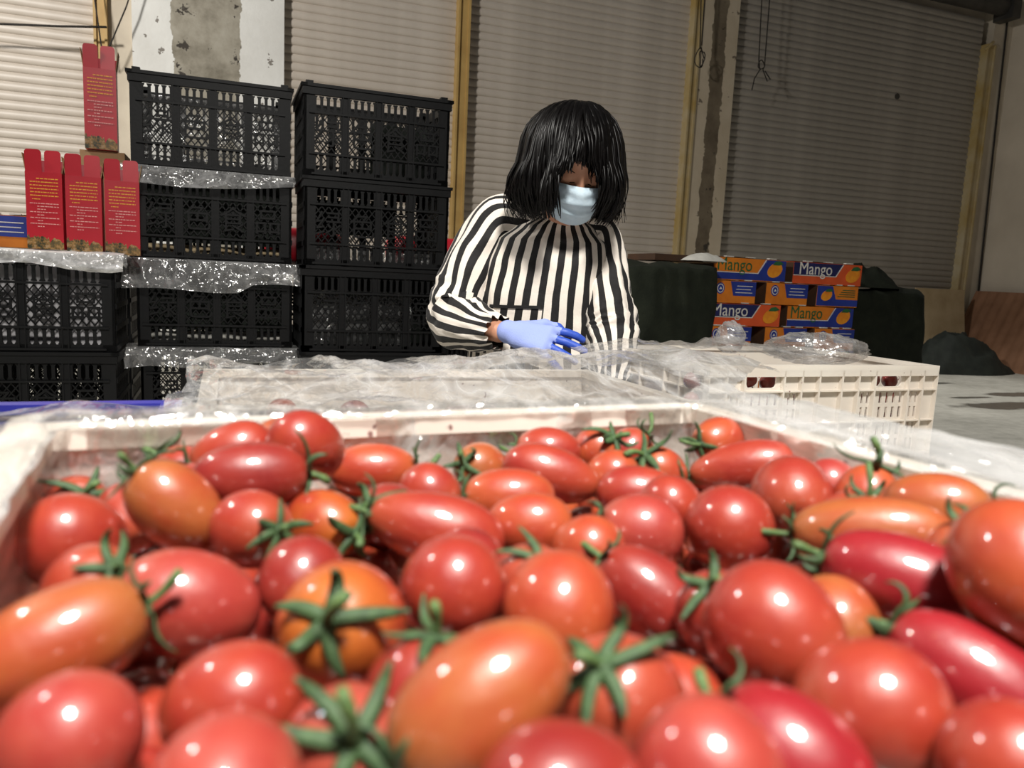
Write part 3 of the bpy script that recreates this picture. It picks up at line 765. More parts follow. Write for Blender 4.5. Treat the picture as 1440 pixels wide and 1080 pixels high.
liner('dark_filler', CX+.02, CX+.27, CY+.30, BASE+3*BH+.012, BASE+4*BH-.07, 'added dark sheet dimming the inside of the topmost crate beside the woman', 14.5, 'tarp')
liner('dark_filler', CX-.22, CX+.12, CY+.32, BASE+2*BH+.14, BASE+3*BH-.06, 'added dark sheet dimming the inside of the second crate beside the woman', 15.5, 'tarp')
liner('grey_liner', BX-.26, BX+.26, BY+.1, BASE+2*BH+.012, BASE+2*BH+.058, 'yellowish produce paper in the second crate of the tall stack', 1.5, 'board')
liner('grey_liner', BX-.26, BX+.26, BY+.1, BASE+1*BH+.012, BASE+1*BH+.054, 'pale paper along the floor of the third crate of the tall stack', 7.5, 'sack')

# ---------------------------------------------------------------- white crates
def make_white_crate(L, W, H, mat, name, label):
    """L along x, W along y; ribbed outside, slotted recessed walls, smooth inside"""
    p = thing(name, label, 'crate', group='white plastic crates')
    k = mat; hl, hw = L/2, W/2
    m = MB()
    for s in (-1, 1):
        a, b_ = sorted((s*hw, s*(hw-.020))); m.box(-hl, hl, a, b_, H-.010, H)
        a, b_ = sorted((s*hl, s*(hl-.020))); m.box(a, b_, -hw+.020, hw-.020, H-.010, H)
        a, b_ = sorted((s*hw, s*(hw-.003))); m.box(-hl, hl, a, b_, H-.022, H-.010)
        a, b_ = sorted((s*hl, s*(hl-.003))); m.box(a, b_, -hw+.003, hw-.003, H-.022, H-.010)
    m.build('rim', k, p)
    zr = [.012, .085, .158, .231, H-.052]
    def wall(length, frac, slots):
        """panel pieces in a local plane: x along wall, y=0 outer .. +t inner"""
        pm, rm = MB(), MB(); h = length/2
        xs = [-h] + [f*h for f in frac] + [h]
        for i in range(len(xs)-1):
            x0, x1 = xs[i], xs[i+1]
            kind = slots[i]
            pm.box(x0, x1, .011, .015, 0, zr[0])
            for j in range(len(zr)):
                z0 = zr[j]; z1 = zr[j+1] if j+1 < len(zr) else H-.008
                top = j == len(zr)-1
                if kind == 0 or (top and kind != 2): pm.box(x0, x1, .011, .015, z0, z1); continue
                if top and kind == 2:
                    q = (x1-x0)*.12; pm.box(x0, x0+q, .011, .015, z0, z1); pm.box(x1-q, x1, .011, .015, z0, z1); pm.box(x0+q, x1-q, .011, .015, z1-.006, z1); pm.box(x0+q, x1-q, .011, .015, z0, z0+.006)
                    r_ = .008
                    for sx, xx in ((1, x0+q), (-1, x1-q)):
                        for sz, zz in ((1, z0+.006), (-1, z1-.006)):
                            pm.prism([(xx, zz), (xx+sx*r_, zz), (xx+sx*r_*.3, zz+sz*r_*.3), (xx, zz+sz*r_)], .011, .015)
                    continue
                n = 3 if (x1-x0) < .085 else 5
                zz = [z0+.006, (z0+z1)/2-.004, (z0+z1)/2+.004, z1-.006]
                pm.box(x0, x1, .011, .015, z0, zz[0]); pm.box(x0, x1, .011, .015, zz[1], zz[2]); pm.box(x0, x1, .011, .015, zz[3], z1)
                g = (x1-x0)/n
                for za, zb in ((zz[0], zz[1]), (zz[2], zz[3])):
                    for q in range(n+1):
                        c = x0+q*g; pm.box(max(x0, c-g*.3), min(x1, c+g*.3), .011, .015, za, zb)
        for x in xs: rm.box(max(-h, x-.0018), min(h, x+.0018), 0, .011, 0, H-.010)
        for z in zr: rm.box(-h, h, .001, .011, z-.0015, z+.0015)
        return pm, rm
    long_f = [-.86, -.72, -.40, -.25, -.10, .10, .25, .40, .72, .86]
    long_s = [0, 1, 2, 1, 0, 0, 0, 1, 2, 1, 0]
    sh_f = [-.8, -.55, -.25, .25, .55, .8]; sh_s = [0]*7
    for (ln, fr, sl, rz, loc) in ((L, long_f, long_s, 0, (0,-hw,0)), (L, long_f, [0, 1, 1, 1, 0, 0, 0, 1, 1, 1, 0], math.pi, (0,hw,0)), (W-.031, sh_f, sh_s, -math.pi/2, (-hl,0,0)), (W-.031, sh_f, sh_s, math.pi/2, (hl,0,0))):
        pm, rm = wall(ln, fr, sl)
        o = pm.build('wall_panel', k, p, loc=loc, rot=(0,0,rz)); rm.build('rib', k, o)
    m = MB(); m.box(-hl+.011, hl-.011, -hw+.011, hw-.011, 0, .006); m.build('base', k, p)
    return p
WH = .35
wc = make_white_crate(.60, .41, WH, M['white_plastic'], 'white_crate', 'white plastic crate holding the tomatoes nearest the camera')
TC = (.106, .440); TA = R(4)           # middle of the far rim of the tomato crate
def tc(u, v, z): return (TC[0]+u*math.cos(TA)-v*math.sin(TA), TC[1]+u*math.sin(TA)+v*math.cos(TA), z)
# tomato crate: long side runs towards the camera
c0 = tc(0, -.3, .068+WH)
wc.location = c0; wc.rotation_euler = (0, 0, TA+math.pi/2)
low = 'white plastic crate at the bottom of a stack, under a fuller crate'
copy_tree(wc, None, (c0[0], c0[1], .068), TA+math.pi/2, low, 'hidden lower white crates')
p = pallet('wooden_pallet', c0[0]-.24, c0[0]+.24, c0[1]-.33, c0[1]+.33, .068, 'wooden pallet under the tomato crate'); p.rotation_euler = (0,0,TA)
# film-covered middle crate, open crate by the woman, blue crate
copy_tree(wc, None, (.27, .955, WH), 0, 'white plastic crate under clear film just behind the tomato crate')
copy_tree(wc, None, (.27, .955, 0), 0, low, 'hidden lower white crates')
copy_tree(wc, None, (1.15, 1.43, WH), R(1.5), 'white slotted crate of bagged tomatoes beside the woman')
copy_tree(wc, None, (1.15, 1.43, 0), R(1), low, 'hidden lower white crates')
bc = make_white_crate(.60, .41, WH, M['blue_plastic'], 'blue_crate', 'blue plastic crate beyond the corner of the tomato crate')
bc.location = (-.345, .69, WH); del bc['group']
copy_tree(bc, None, (-.345, .69, 0), 0, 'blue plastic crate at the bottom of the blue stack')

# ---------------------------------------------------------------- tomatoes
def fruit_mesh(name, taper, sq, dimple, seed):
    nu, nv = 28, 18
    def fn(u, v):
        t = math.pi*v; a = 2*math.pi*u
        s, c = math.sin(t), math.cos(t)
        rr = abs(s)**sq * (1 + taper*c)
        wob = 1 + .025*nz(math.cos(a)*s*1.2+seed, math.sin(a)*s*1.2, c*1.2) 
        z = c - dimple*math.exp(-(s/.28)**2)*(1 if c > 0 else .0)
        return (rr*math.cos(a)*wob, rr*math.sin(a)*wob, z)
    m = MB(); m.grid(fn, nu, nv, wrap=True)
    me = bpy.data.meshes.new(name); me.from_pydata([tuple(v) for v in m.v], [], m.f)
    bm = bmesh.new(); bm.from_mesh(me); bmesh.ops.remove_doubles(bm, verts=bm.verts, dist=1e-4); bmesh.ops.recalc_face_normals(bm, faces=bm.faces); bm.to_mesh(me); bm.free()
    me.polygons.foreach_set('use_smooth', [True]*len(me.polygons)); return me
SHAPES = [fruit_mesh('tomato', *a) for a in ((-.06,.95,.10,1.1),(.05,.9,.08,2.2),(-.16,.92,.05,3.3),(.0,.88,.10,4.4))]
FM = {}
def fruit(shape, col):
    k = (shape, col)
    if k not in FM:
        me = SHAPES[shape].copy(); me.materials.clear(); me.materials.append(TM[col]); FM[k] = me
    return FM[k]
def calyx_mesh(seed):
    rg = random.Random(seed); m = MB(); n = rg.choice((5, 5, 6))
    for i in range(n):
        a = 2*math.pi*i/n + rg.uniform(-.25, .25); ln = rg.uniform(.013, .021); curl = rg.uniform(-.6, 2.2); bend = rg.uniform(-.6, .6)
        pts, rad = [], []; x = .001; z = .0012; el = .12; az = a
        p = Vector((math.cos(a)*x, math.sin(a)*x, z)); st = ln/9
        for k in range(10):
            t = k/9
            pts.append(p.copy()); w = .0019*(1-.2*(1-t))*(1 - t**2.4) + .00045; rad.append((w, w*.45))
            el += (curl if t > .35 else -.35)*.22; az += bend*.12
            p = p + Vector((math.cos(az)*math.cos(el), math.sin(az)*math.cos(el), math.sin(el)))*st
        m.tube(pts, rad, 6)
    m.tube([(0,0,-.0005),(0,0,.0022)], [.0034,.0022], 8)
    o = m.build('calyx_src', M['calyx'], smooth=True); me = o.data; me.name = 'calyx'; bpy.data.objects.remove(o)
    m = MB(); ln = rg.uniform(.005, .015); dx, dy = rg.uniform(-.8, .8), rg.uniform(-.8, .8)
    pts = [Vector((dx*ln*t*t, dy*ln*t*t, .001+ln*t)) for t in (0, .25, .5, .75, 1)]
    m.tube(pts, [.0015, .0013, .0013, .0017, .0014], 7)
    o = m.build('stem_src', M['stem'], smooth=True); ms = o.data; ms.name = 'stem'; bpy.data.objects.remove(o)
    return me, ms
CAL = [calyx_mesh(s) for s in (3, 8, 15, 21, 34, 55)]
def tomato(loc, axis, A, B, col, stem, label, group, i):
    q = Vector(axis).to_track_quat('Z', 'Y') @ Matrix.Rotation(i*1.7, 4, 'Z').to_quaternion()
    sh = (0 if A/B < 1.3 else (1, 3, 2)[i % 3])
    if stem:
        r = bpy.data.objects.new('tomato', None); r.empty_display_size = .01; COL.objects.link(r); r.location = loc; r.rotation_euler = q.to_euler()
        f = link('fruit', fruit(sh, col), r); f.scale = (B, B, A)
        c, s = CAL[i % len(CAL)]; zt = A*(.91 if sh != 2 else .95)
        k = .85 + .3*((i*7) % 10)/10
        o = link('calyx', c, r, (0, 0, zt)); o.scale = (k,)*3; o = link('stem', s, r, (0, 0, zt)); o.scale = (k,)*3
    else:
        r = link('tomato', fruit(sh, col), None, loc, q.to_euler()); r.scale = (B, B, A)
    tag(r, label, 'tomato', group)
    return r
TT = [
(-0.0585,0.3432,0.7339,0.70,0.42,-0.58,0.0225,0.0195,'red',0),
(-0.0414,0.3744,0.7330,0.29,-0.87,-0.40,0.0183,0.0153,'red',0),
(-0.0664,0.3956,0.7333,0.33,-0.77,0.55,0.0190,0.0150,'red',1),
(-0.0188,0.3165,0.7547,-0.70,0.17,0.70,0.0215,0.0150,'orange',1),
(0.0101,0.3363,0.7600,1.00,-0.02,0.01,0.0244,0.0150,'deep',1),
(0.0026,0.3799,0.7598,-0.97,-0.05,-0.23,0.0201,0.0150,'red',1),
(0.0360,0.3700,0.7648,0.73,0.49,-0.48,0.0207,0.0164,'red',0),
(0.0238,0.4033,0.7564,-0.78,0.10,-0.61,0.0162,0.0150,'orange',0),
(-0.0201,0.4001,0.7448,-0.72,0.36,0.59,0.0162,0.0150,'red',1),
(-0.0138,0.3568,0.7455,-0.08,-0.77,-0.63,0.0162,0.0150,'pink',0),
(0.0089,0.2983,0.7498,0.58,-0.79,0.19,0.0162,0.0150,'red',1),
(0.0389,0.3229,0.7411,0.58,-0.81,-0.02,0.0187,0.0150,'amber',1),
(-0.0118,0.2537,0.7410,-0.96,0.07,0.27,0.0226,0.0172,'pink',1),
(-0.0431,0.2281,0.7442,0.91,0.30,0.28,0.0240,0.0156,'orange',1),
(-0.0339,0.1827,0.7420,-0.70,0.57,-0.44,0.0166,0.0150,'pink',0),
(0.0007,0.1880,0.7420,-0.83,0.39,-0.40,0.0179,0.0150,'red',0),
(-0.0005,0.1457,0.7472,-0.08,-0.99,-0.13,0.0163,0.0150,'pink',0),
(0.0318,0.2196,0.7443,-0.30,-0.81,0.50,0.0211,0.0195,'amber',1),
(0.0699,0.2339,0.7463,-0.20,0.91,-0.36,0.0192,0.0173,'red',0),
(0.0980,0.2094,0.7459,-0.28,-0.79,-0.55,0.0193,0.0177,'orangered',0),
(0.1014,0.2419,0.7407,-0.01,-0.62,0.79,0.0162,0.0150,'red',1),
(0.0524,0.1497,0.7562,-0.85,-0.04,-0.53,0.0225,0.0150,'orange',1),
(0.0904,0.1551,0.7467,-0.51,-0.32,0.80,0.0184,0.0169,'red',1),
(0.0609,0.1229,0.7496,0.99,0.01,-0.12,0.0175,0.0150,'deep',0),
(0.1151,0.1701,0.7323,-0.25,0.80,-0.54,0.0162,0.0150,'orangered',0),
(0.1504,0.2400,0.7324,-0.62,0.62,0.48,0.0238,0.0154,'deep',1),
(0.0818,0.2998,0.7435,-0.92,0.33,0.23,0.0296,0.0157,'red',1),
(0.1256,0.3033,0.7407,0.93,-0.37,0.05,0.0199,0.0150,'orangered',0),
(0.1293,0.3413,0.7420,-0.94,0.34,-0.05,0.0230,0.0150,'orangered',1),
(0.1653,0.3728,0.7438,0.88,-0.44,-0.19,0.0276,0.0157,'red',0),
(0.1771,0.4064,0.7483,-0.92,0.39,-0.06,0.0196,0.0150,'red',1),
(0.0747,0.4067,0.7416,0.98,-0.18,0.00,0.0243,0.0150,'orangered',1),
(0.0936,0.3560,0.7420,0.71,-0.58,-0.40,0.0162,0.0150,'red',0),
(0.1334,0.3995,0.7418,-0.75,-0.55,0.36,0.0176,0.0150,'orange',1),
(0.2100,0.4085,0.7468,0.41,-0.64,0.65,0.0163,0.0150,'orangered',1),
(0.2041,0.3759,0.7404,-0.95,0.17,-0.27,0.0162,0.0150,'orangered',0),
(0.2385,0.4182,0.7437,0.69,-0.15,0.70,0.0162,0.0150,'red',1),
(0.2343,0.3741,0.7416,-0.74,-0.07,0.67,0.0164,0.0150,'orangered',1),
(0.2025,0.3409,0.7401,0.87,-0.49,0.09,0.0227,0.0150,'red',1),
(0.1703,0.2844,0.7412,-0.92,0.37,0.13,0.0193,0.0168,'pink',1),
(0.2016,0.3094,0.7432,0.93,0.18,-0.32,0.0162,0.0150,'red',0),
(0.1398,0.2740,0.7382,-0.54,0.55,-0.64,0.0162,0.0150,'orangered',0),
(0.0691,0.3332,0.7398,-0.69,-0.52,0.50,0.0162,0.0150,'deep',1),
(0.2848,0.3911,0.7550,-0.94,-0.33,-0.02,0.0190,0.0150,'orangered',1),
(0.2807,0.3595,0.7453,-0.80,0.55,-0.25,0.0320,0.0162,'red',1),
(0.2573,0.2911,0.7499,-0.53,-0.84,-0.15,0.0231,0.0195,'red',0),
(0.2091,0.2748,0.7428,0.25,0.90,-0.37,0.0224,0.0195,'red',0),
(0.2847,0.2721,0.7538,0.34,0.01,0.94,0.0162,0.0150,'orangered',1),
(0.2840,0.2337,0.7606,0.64,-0.77,0.03,0.0216,0.0150,'orange',1),
(0.2443,0.2307,0.7531,-0.71,0.68,-0.18,0.0308,0.0150,'orange',1),
(0.2951,0.2470,0.7369,-0.28,0.91,-0.29,0.0162,0.0150,'red',0),
(0.2173,0.1861,0.7527,-0.61,0.78,0.12,0.0291,0.0161,'crimson',1),
(0.2503,0.1915,0.7553,-0.25,-0.41,0.88,0.0162,0.0150,'orangered',1),
(0.2188,0.1486,0.7702,-0.14,-0.80,-0.59,0.0235,0.0195,'orangered',0),
(0.1522,0.1738,0.7494,0.45,-0.82,-0.35,0.0210,0.0195,'red',0),
(0.1846,0.1841,0.7427,-0.40,-0.89,-0.24,0.0162,0.0150,'orange',0),
(0.1516,0.1363,0.7455,-0.86,0.42,-0.28,0.0194,0.0180,'red',0),
(0.1994,0.1437,0.7420,-0.44,0.84,0.31,0.0267,0.0150,'crimson',1),
(0.1199,0.1279,0.7434,-0.51,0.78,0.36,0.0197,0.0150,'crimson',1),
(0.1605,0.1044,0.7477,0.56,-0.54,-0.63,0.0162,0.0150,'red',0),
(0.0920,0.1192,0.7511,0.51,-0.70,-0.50,0.0162,0.0150,'pink',0),
(0.0255,0.1655,0.7398,-0.01,-0.77,0.64,0.0162,0.0150,'pink',1),
(0.0478,0.1859,0.7387,0.25,0.05,0.97,0.0162,0.0150,'deep',1),
(0.2781,0.2028,0.7533,-0.78,0.10,-0.62,0.0162,0.0150,'orange',0),
(0.0242,0.2607,0.7420,-0.26,-0.79,-0.55,0.0162,0.0150,'deep',0),
(0.2913,0.3013,0.7492,0.57,-0.60,-0.56,0.0162,0.0150,'pink',0),
(0.2602,0.2556,0.7474,0.02,-0.45,0.89,0.0162,0.0150,'red',1),
(0.0726,0.1990,0.7275,-0.80,-0.33,-0.50,0.0162,0.0150,'deep',0),
(0.0851,0.2673,0.7383,-0.61,-0.52,-0.60,0.0162,0.0150,'deep',0),
(0.1572,0.2075,0.7390,-0.47,-0.32,0.82,0.0162,0.0150,'deep',1),
(-0.0418,0.2726,0.7414,0.48,-0.61,0.63,0.0162,0.0150,'red',1),
(0.1703,0.1137,0.7129,0.93,-0.32,0.20,0.0201,0.0160,'red',0),
(0.2040,0.1166,0.7116,-0.54,0.83,-0.14,0.0180,0.0156,'red',0),
(0.2370,0.1212,0.7076,-0.93,0.35,-0.07,0.0175,0.0159,'deep',0),
(0.0985,0.1325,0.7127,0.45,0.88,0.16,0.0196,0.0164,'orangered',0),
(0.1303,0.1401,0.7107,0.56,-0.81,-0.16,0.0185,0.0158,'red',0),
(0.1612,0.1465,0.7091,-0.68,0.71,0.16,0.0194,0.0155,'red',0),
(0.1942,0.1495,0.7110,0.69,-0.72,0.04,0.0177,0.0164,'deep',0),
(0.2291,0.1513,0.7135,-0.92,-0.37,0.10,0.0200,0.0163,'orangered',0),
(0.2636,0.1530,0.7131,-0.44,0.89,0.10,0.0197,0.0157,'red',0),
(-0.0033,0.1682,0.7150,0.95,-0.23,-0.21,0.0188,0.0147,'red',0),
(0.0324,0.1667,0.7105,-0.53,-0.82,-0.20,0.0190,0.0155,'deep',0),
(0.0649,0.1676,0.7125,-0.91,0.40,-0.04,0.0178,0.0156,'orangered',0),
(0.0976,0.1685,0.7061,0.49,0.87,0.07,0.0208,0.0163,'red',0),
(0.1350,0.1747,0.7090,0.31,0.95,-0.05,0.0198,0.0159,'red',0),
(0.1673,0.1790,0.7080,-0.60,0.79,0.09,0.0193,0.0157,'deep',0),
(0.1981,0.1814,0.7114,0.87,-0.46,-0.18,0.0160,0.0148,'orangered',0),
(0.2308,0.1839,0.7046,-0.10,0.98,-0.18,0.0186,0.0157,'red',0),
(0.2627,0.1866,0.7144,-0.96,0.22,0.18,0.0206,0.0161,'red',0),
(0.2975,0.1902,0.7057,0.37,0.93,0.00,0.0209,0.0164,'deep',0),
(-0.0503,0.1852,0.7020,0.64,0.74,-0.21,0.0208,0.0161,'orangered',0),
(-0.0217,0.1971,0.7120,0.47,-0.87,0.15,0.0165,0.0146,'red',0),
(0.0073,0.2015,0.7124,0.17,-0.98,0.08,0.0192,0.0160,'red',0),
(0.0397,0.2004,0.7127,0.99,0.07,0.11,0.0184,0.0163,'deep',0),
(0.0730,0.2045,0.6961,-0.97,0.24,-0.04,0.0181,0.0164,'orangered',0),
(0.1051,0.2016,0.7128,-0.49,0.86,0.14,0.0171,0.0145,'red',0),
(0.1340,0.2088,0.7105,0.57,0.82,-0.06,0.0171,0.0157,'red',0),
(0.1630,0.2112,0.7033,0.17,0.98,0.09,0.0165,0.0146,'deep',0),
(0.1912,0.2110,0.7138,-0.81,-0.53,0.24,0.0182,0.0159,'orangered',0),
(0.2229,0.2147,0.7074,-0.79,-0.60,0.14,0.0174,0.0151,'red',0),
(0.2611,0.2180,0.7082,0.89,0.43,0.15,0.0182,0.0155,'red',0),
(0.2940,0.2242,0.7077,0.94,-0.23,0.27,0.0181,0.0153,'deep',0),
(-0.0533,0.2167,0.7081,-0.95,-0.21,0.24,0.0196,0.0155,'orangered',0),
(-0.0237,0.2325,0.7090,0.23,0.96,0.13,0.0167,0.0151,'red',0),
(0.0016,0.2271,0.6910,0.91,0.33,0.26,0.0187,0.0161,'red',0),
(0.0271,0.2314,0.7118,-0.49,-0.87,0.02,0.0201,0.0156,'deep',0),
(0.0600,0.2323,0.7046,-0.82,-0.56,0.14,0.0196,0.0158,'orangered',0),
(0.0940,0.2308,0.7046,-0.69,0.71,-0.14,0.0180,0.0162,'red',0),
(0.1242,0.2402,0.7109,-0.52,0.81,0.27,0.0184,0.0163,'red',0),
(0.1566,0.2448,0.7007,-0.57,0.82,0.05,0.0200,0.0159,'deep',0),
(0.1899,0.2431,0.7062,0.89,0.38,-0.26,0.0184,0.0147,'orangered',0),
(0.2204,0.2463,0.7116,0.26,0.93,-0.26,0.0189,0.0149,'red',0),
(0.2496,0.2494,0.7101,-0.06,-0.99,0.12,0.0182,0.0153,'red',0),
(0.2803,0.2537,0.7055,-0.86,-0.45,0.23,0.0179,0.0164,'deep',0),
(-0.0553,0.2473,0.7110,0.32,-0.94,0.11,0.0172,0.0156,'orangered',0),
(-0.0277,0.2627,0.6987,0.21,-0.94,-0.27,0.0186,0.0149,'red',0),
(-0.0008,0.2595,0.7108,-0.25,-0.97,0.05,0.0166,0.0146,'red',0),
(0.0336,0.2651,0.7041,0.99,0.01,-0.14,0.0178,0.0164,'deep',0),
(0.0635,0.2637,0.7136,-0.19,0.98,0.09,0.0175,0.0147,'orangered',0),
(0.0926,0.2667,0.7087,0.07,-0.99,-0.07,0.0209,0.0161,'red',0),
(0.1226,0.2700,0.7010,0.77,0.62,0.13,0.0177,0.0146,'red',0),
(0.1529,0.2761,0.7110,0.93,-0.36,-0.07,0.0178,0.0153,'deep',0),
(0.1924,0.2746,0.7084,-0.44,0.86,-0.26,0.0186,0.0150,'orangered',0),
(0.2244,0.2756,0.6979,-0.80,0.57,0.22,0.0179,0.0155,'red',0),
(0.2566,0.2802,0.7049,-0.97,-0.10,-0.21,0.0178,0.0149,'red',0),
(0.2892,0.2839,0.7109,0.42,0.91,0.08,0.0164,0.0150,'deep',0),
(-0.0569,0.2768,0.6979,-0.95,0.12,-0.29,0.0176,0.0161,'orangered',0),
(-0.0305,0.2933,0.7121,0.88,-0.42,0.23,0.0173,0.0160,'red',0),
(-0.0026,0.2877,0.6955,0.55,-0.83,-0.12,0.0191,0.0160,'red',0),
(0.0217,0.2938,0.7158,-0.97,0.16,0.21,0.0195,0.0161,'deep',0),
(0.0546,0.2949,0.7095,0.33,0.94,-0.04,0.0181,0.0158,'orangered',0),
(0.0858,0.3028,0.7118,0.69,-0.69,0.20,0.0193,0.0159,'red',0),
(0.1191,0.2997,0.7106,-0.38,-0.90,-0.22,0.0178,0.0160,'red',0),
(0.1622,0.3038,0.7031,-0.57,-0.81,-0.16,0.0170,0.0155,'deep',0),
(0.1925,0.3065,0.7090,-0.84,0.49,-0.25,0.0168,0.0146,'orangered',0),
(0.2269,0.3059,0.7091,0.31,0.93,-0.22,0.0188,0.0153,'red',0),
(0.2565,0.3093,0.7140,0.37,-0.91,0.21,0.0179,0.0152,'red',0),
(0.2843,0.3135,0.7024,-0.96,0.19,-0.20,0.0173,0.0155,'deep',0),
(-0.0594,0.3071,0.7049,-0.94,-0.25,-0.22,0.0178,0.0155,'orangered',0),
(-0.0334,0.3255,0.7126,-0.32,0.94,0.13,0.0174,0.0161,'red',0),
(-0.0037,0.3142,0.7125,-1.00,0.08,0.04,0.0167,0.0146,'red',0),
(0.0243,0.3257,0.7124,-0.33,0.92,0.22,0.0160,0.0148,'deep',0),
(0.0551,0.3273,0.7128,-0.98,-0.05,-0.21,0.0170,0.0157,'orangered',0),
(0.0889,0.3308,0.6948,0.58,0.79,0.19,0.0183,0.0163,'red',0),
(0.1204,0.3294,0.7010,0.93,0.31,-0.20,0.0173,0.0154,'red',0),
(0.1516,0.3297,0.7150,0.94,0.22,0.25,0.0191,0.0154,'deep',0),
(0.1783,0.3364,0.6991,-0.03,1.00,0.00,0.0179,0.0155,'orangered',0),
(0.2081,0.3349,0.7081,0.47,-0.86,0.21,0.0199,0.0153,'red',0),
(0.2504,0.3375,0.6941,0.49,-0.83,0.26,0.0204,0.0158,'red',0),
(0.2861,0.3437,0.7085,-0.66,0.71,0.25,0.0163,0.0147,'deep',0),
(-0.0614,0.3368,0.6993,-0.96,-0.20,0.22,0.0194,0.0159,'orangered',0),
(-0.0220,0.3431,0.6895,0.82,0.57,0.09,0.0175,0.0149,'red',0),
(0.0013,0.3487,0.7088,-0.11,0.97,-0.21,0.0196,0.0158,'red',0),
(0.0282,0.3504,0.6927,-0.76,-0.64,-0.12,0.0185,0.0162,'deep',0),
(0.0516,0.3587,0.7155,-0.17,-0.95,0.25,0.0169,0.0157,'orangered',0),
(0.0828,0.3587,0.7104,-0.53,-0.82,-0.22,0.0184,0.0158,'red',0),
(0.1287,0.3597,0.7040,0.11,-0.99,-0.06,0.0178,0.0154,'red',0),
(0.1596,0.3628,0.7146,0.11,-0.99,-0.11,0.0199,0.0158,'deep',0),
(0.1912,0.3701,0.7084,0.95,-0.27,-0.13,0.0196,0.0161,'orangered',0),
(0.2240,0.3620,0.7139,0.70,-0.70,-0.16,0.0172,0.0159,'red',0),
(0.2565,0.3643,0.7122,0.27,-0.92,-0.27,0.0179,0.0163,'red',0),
(0.2853,0.3743,0.6981,-0.59,-0.79,-0.18,0.0196,0.0157,'deep',0),
(-0.0630,0.3668,0.6900,-0.88,-0.47,0.09,0.0198,0.0163,'orangered',0),
(-0.0330,0.3668,0.7038,-0.63,-0.74,-0.25,0.0169,0.0151,'red',0),
(-0.0052,0.3784,0.6900,-0.98,-0.18,0.10,0.0192,0.0152,'red',0),
(0.0221,0.3760,0.7137,-0.91,-0.38,0.15,0.0195,0.0164,'deep',0),
(0.0515,0.3813,0.6953,-0.96,-0.02,0.28,0.0178,0.0152,'orangered',0),
(0.0831,0.3841,0.6899,-0.56,-0.78,-0.27,0.0180,0.0153,'red',0),
(0.1072,0.3822,0.7128,0.98,0.15,-0.10,0.0187,0.0160,'red',0),
(0.1390,0.3880,0.7117,-0.43,-0.86,0.28,0.0160,0.0145,'deep',0),
(0.1679,0.3900,0.6936,0.98,-0.08,-0.21,0.0197,0.0154,'orangered',0),
(0.2078,0.3922,0.6952,-0.88,0.47,-0.11,0.0181,0.0154,'red',0),
(0.2393,0.3913,0.7158,-0.90,-0.37,-0.24,0.0189,0.0163,'red',0),
(0.2722,0.3968,0.7154,-0.36,-0.93,-0.12,0.0179,0.0152,'deep',0),
(-0.0651,0.3958,0.7021,0.94,0.26,0.20,0.0183,0.0162,'orangered',0),
(-0.0266,0.3987,0.7017,0.78,0.62,-0.03,0.0192,0.0160,'red',0),
(0.0034,0.4013,0.7106,0.18,0.98,-0.09,0.0171,0.0147,'red',0),
(0.0276,0.4030,0.6945,-0.53,0.84,-0.12,0.0178,0.0154,'deep',0),
(0.0536,0.4051,0.7147,-0.75,0.60,0.28,0.0167,0.0152,'orangered',0),
(0.0852,0.4073,0.7116,0.72,-0.67,-0.17,0.0182,0.0151,'red',0),
(0.1219,0.4102,0.7038,-0.90,-0.40,0.18,0.0190,0.0148,'red',0),
(0.1554,0.4127,0.7130,-0.11,-0.99,0.09,0.0160,0.0146,'deep',0),
(0.1857,0.4124,0.7096,-0.08,-1.00,0.05,0.0194,0.0163,'orangered',0),
(0.2176,0.4154,0.7140,-0.45,-0.85,0.28,0.0180,0.0164,'red',0),
(0.2532,0.4185,0.7050,0.96,0.28,0.10,0.0183,0.0157,'red',0),
(0.2822,0.4210,0.6934,-0.50,0.82,-0.27,0.0172,0.0151,'deep',0),
]
NTOP = 71
CW_ = {'red':'bright red','pink':'pinkish red','deep':'deep red','crimson':'crimson','orangered':'orange-red','orange':'orange','amber':'amber'}
BANDS = [(960, 'front row'), (830, 'second row'), (755, 'third row'), (685, 'fourth row'), (0, 'back row')]
rows = {}
for i, t in enumerate(TT[:NTOP]):
    x, y, d = project(t[:3])
    k = next(n for lim, n in BANDS if y > lim); rows.setdefault(k, []).append((x, i))
ORD = 'first second third fourth fifth sixth seventh eighth ninth tenth eleventh twelfth thirteenth fourteenth fifteenth sixteenth seventeenth eighteenth nineteenth twentieth twenty-first twenty-second twenty-third twenty-fourth twenty-fifth twenty-sixth'.split()
LAB = {}
for k, l in rows.items():
    for n, (x, i) in enumerate(sorted(l)):
        t = TT[i]; shp = 'long plum' if t[6]/t[7] > 1.35 else 'round'
        LAB[i] = '%s %s tomato%s, %s from the left in the %s' % (CW_[t[8]], shp, ' with calyx' if t[9] else '', ORD[n], k)
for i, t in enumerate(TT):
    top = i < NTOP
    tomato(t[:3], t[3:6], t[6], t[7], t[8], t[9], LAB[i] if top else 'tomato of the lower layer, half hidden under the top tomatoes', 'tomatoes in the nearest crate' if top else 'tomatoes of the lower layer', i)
def flat_liner(name, x0, x1, y0, y1, z, label, seed, rz=0):
    cx, cy = (x0+x1)/2, (y0+y1)/2
    m = MB(); m.grid(lambda u, v: ((u-.5)*(x1-x0), (v-.5)*(y1-y0), .006*nz(u*9+seed, v*7, seed)), 40, 26)
    tag(m.build(name, M['liner'], smooth=True, loc=(cx, cy, z), rot=(0, 0, rz)), label, 'liner')
flat_liner('white_liner', -.01, .55, .775, 1.135, .632, 'pale liner sheet under the tomatoes in the film-covered crate', 3.0)
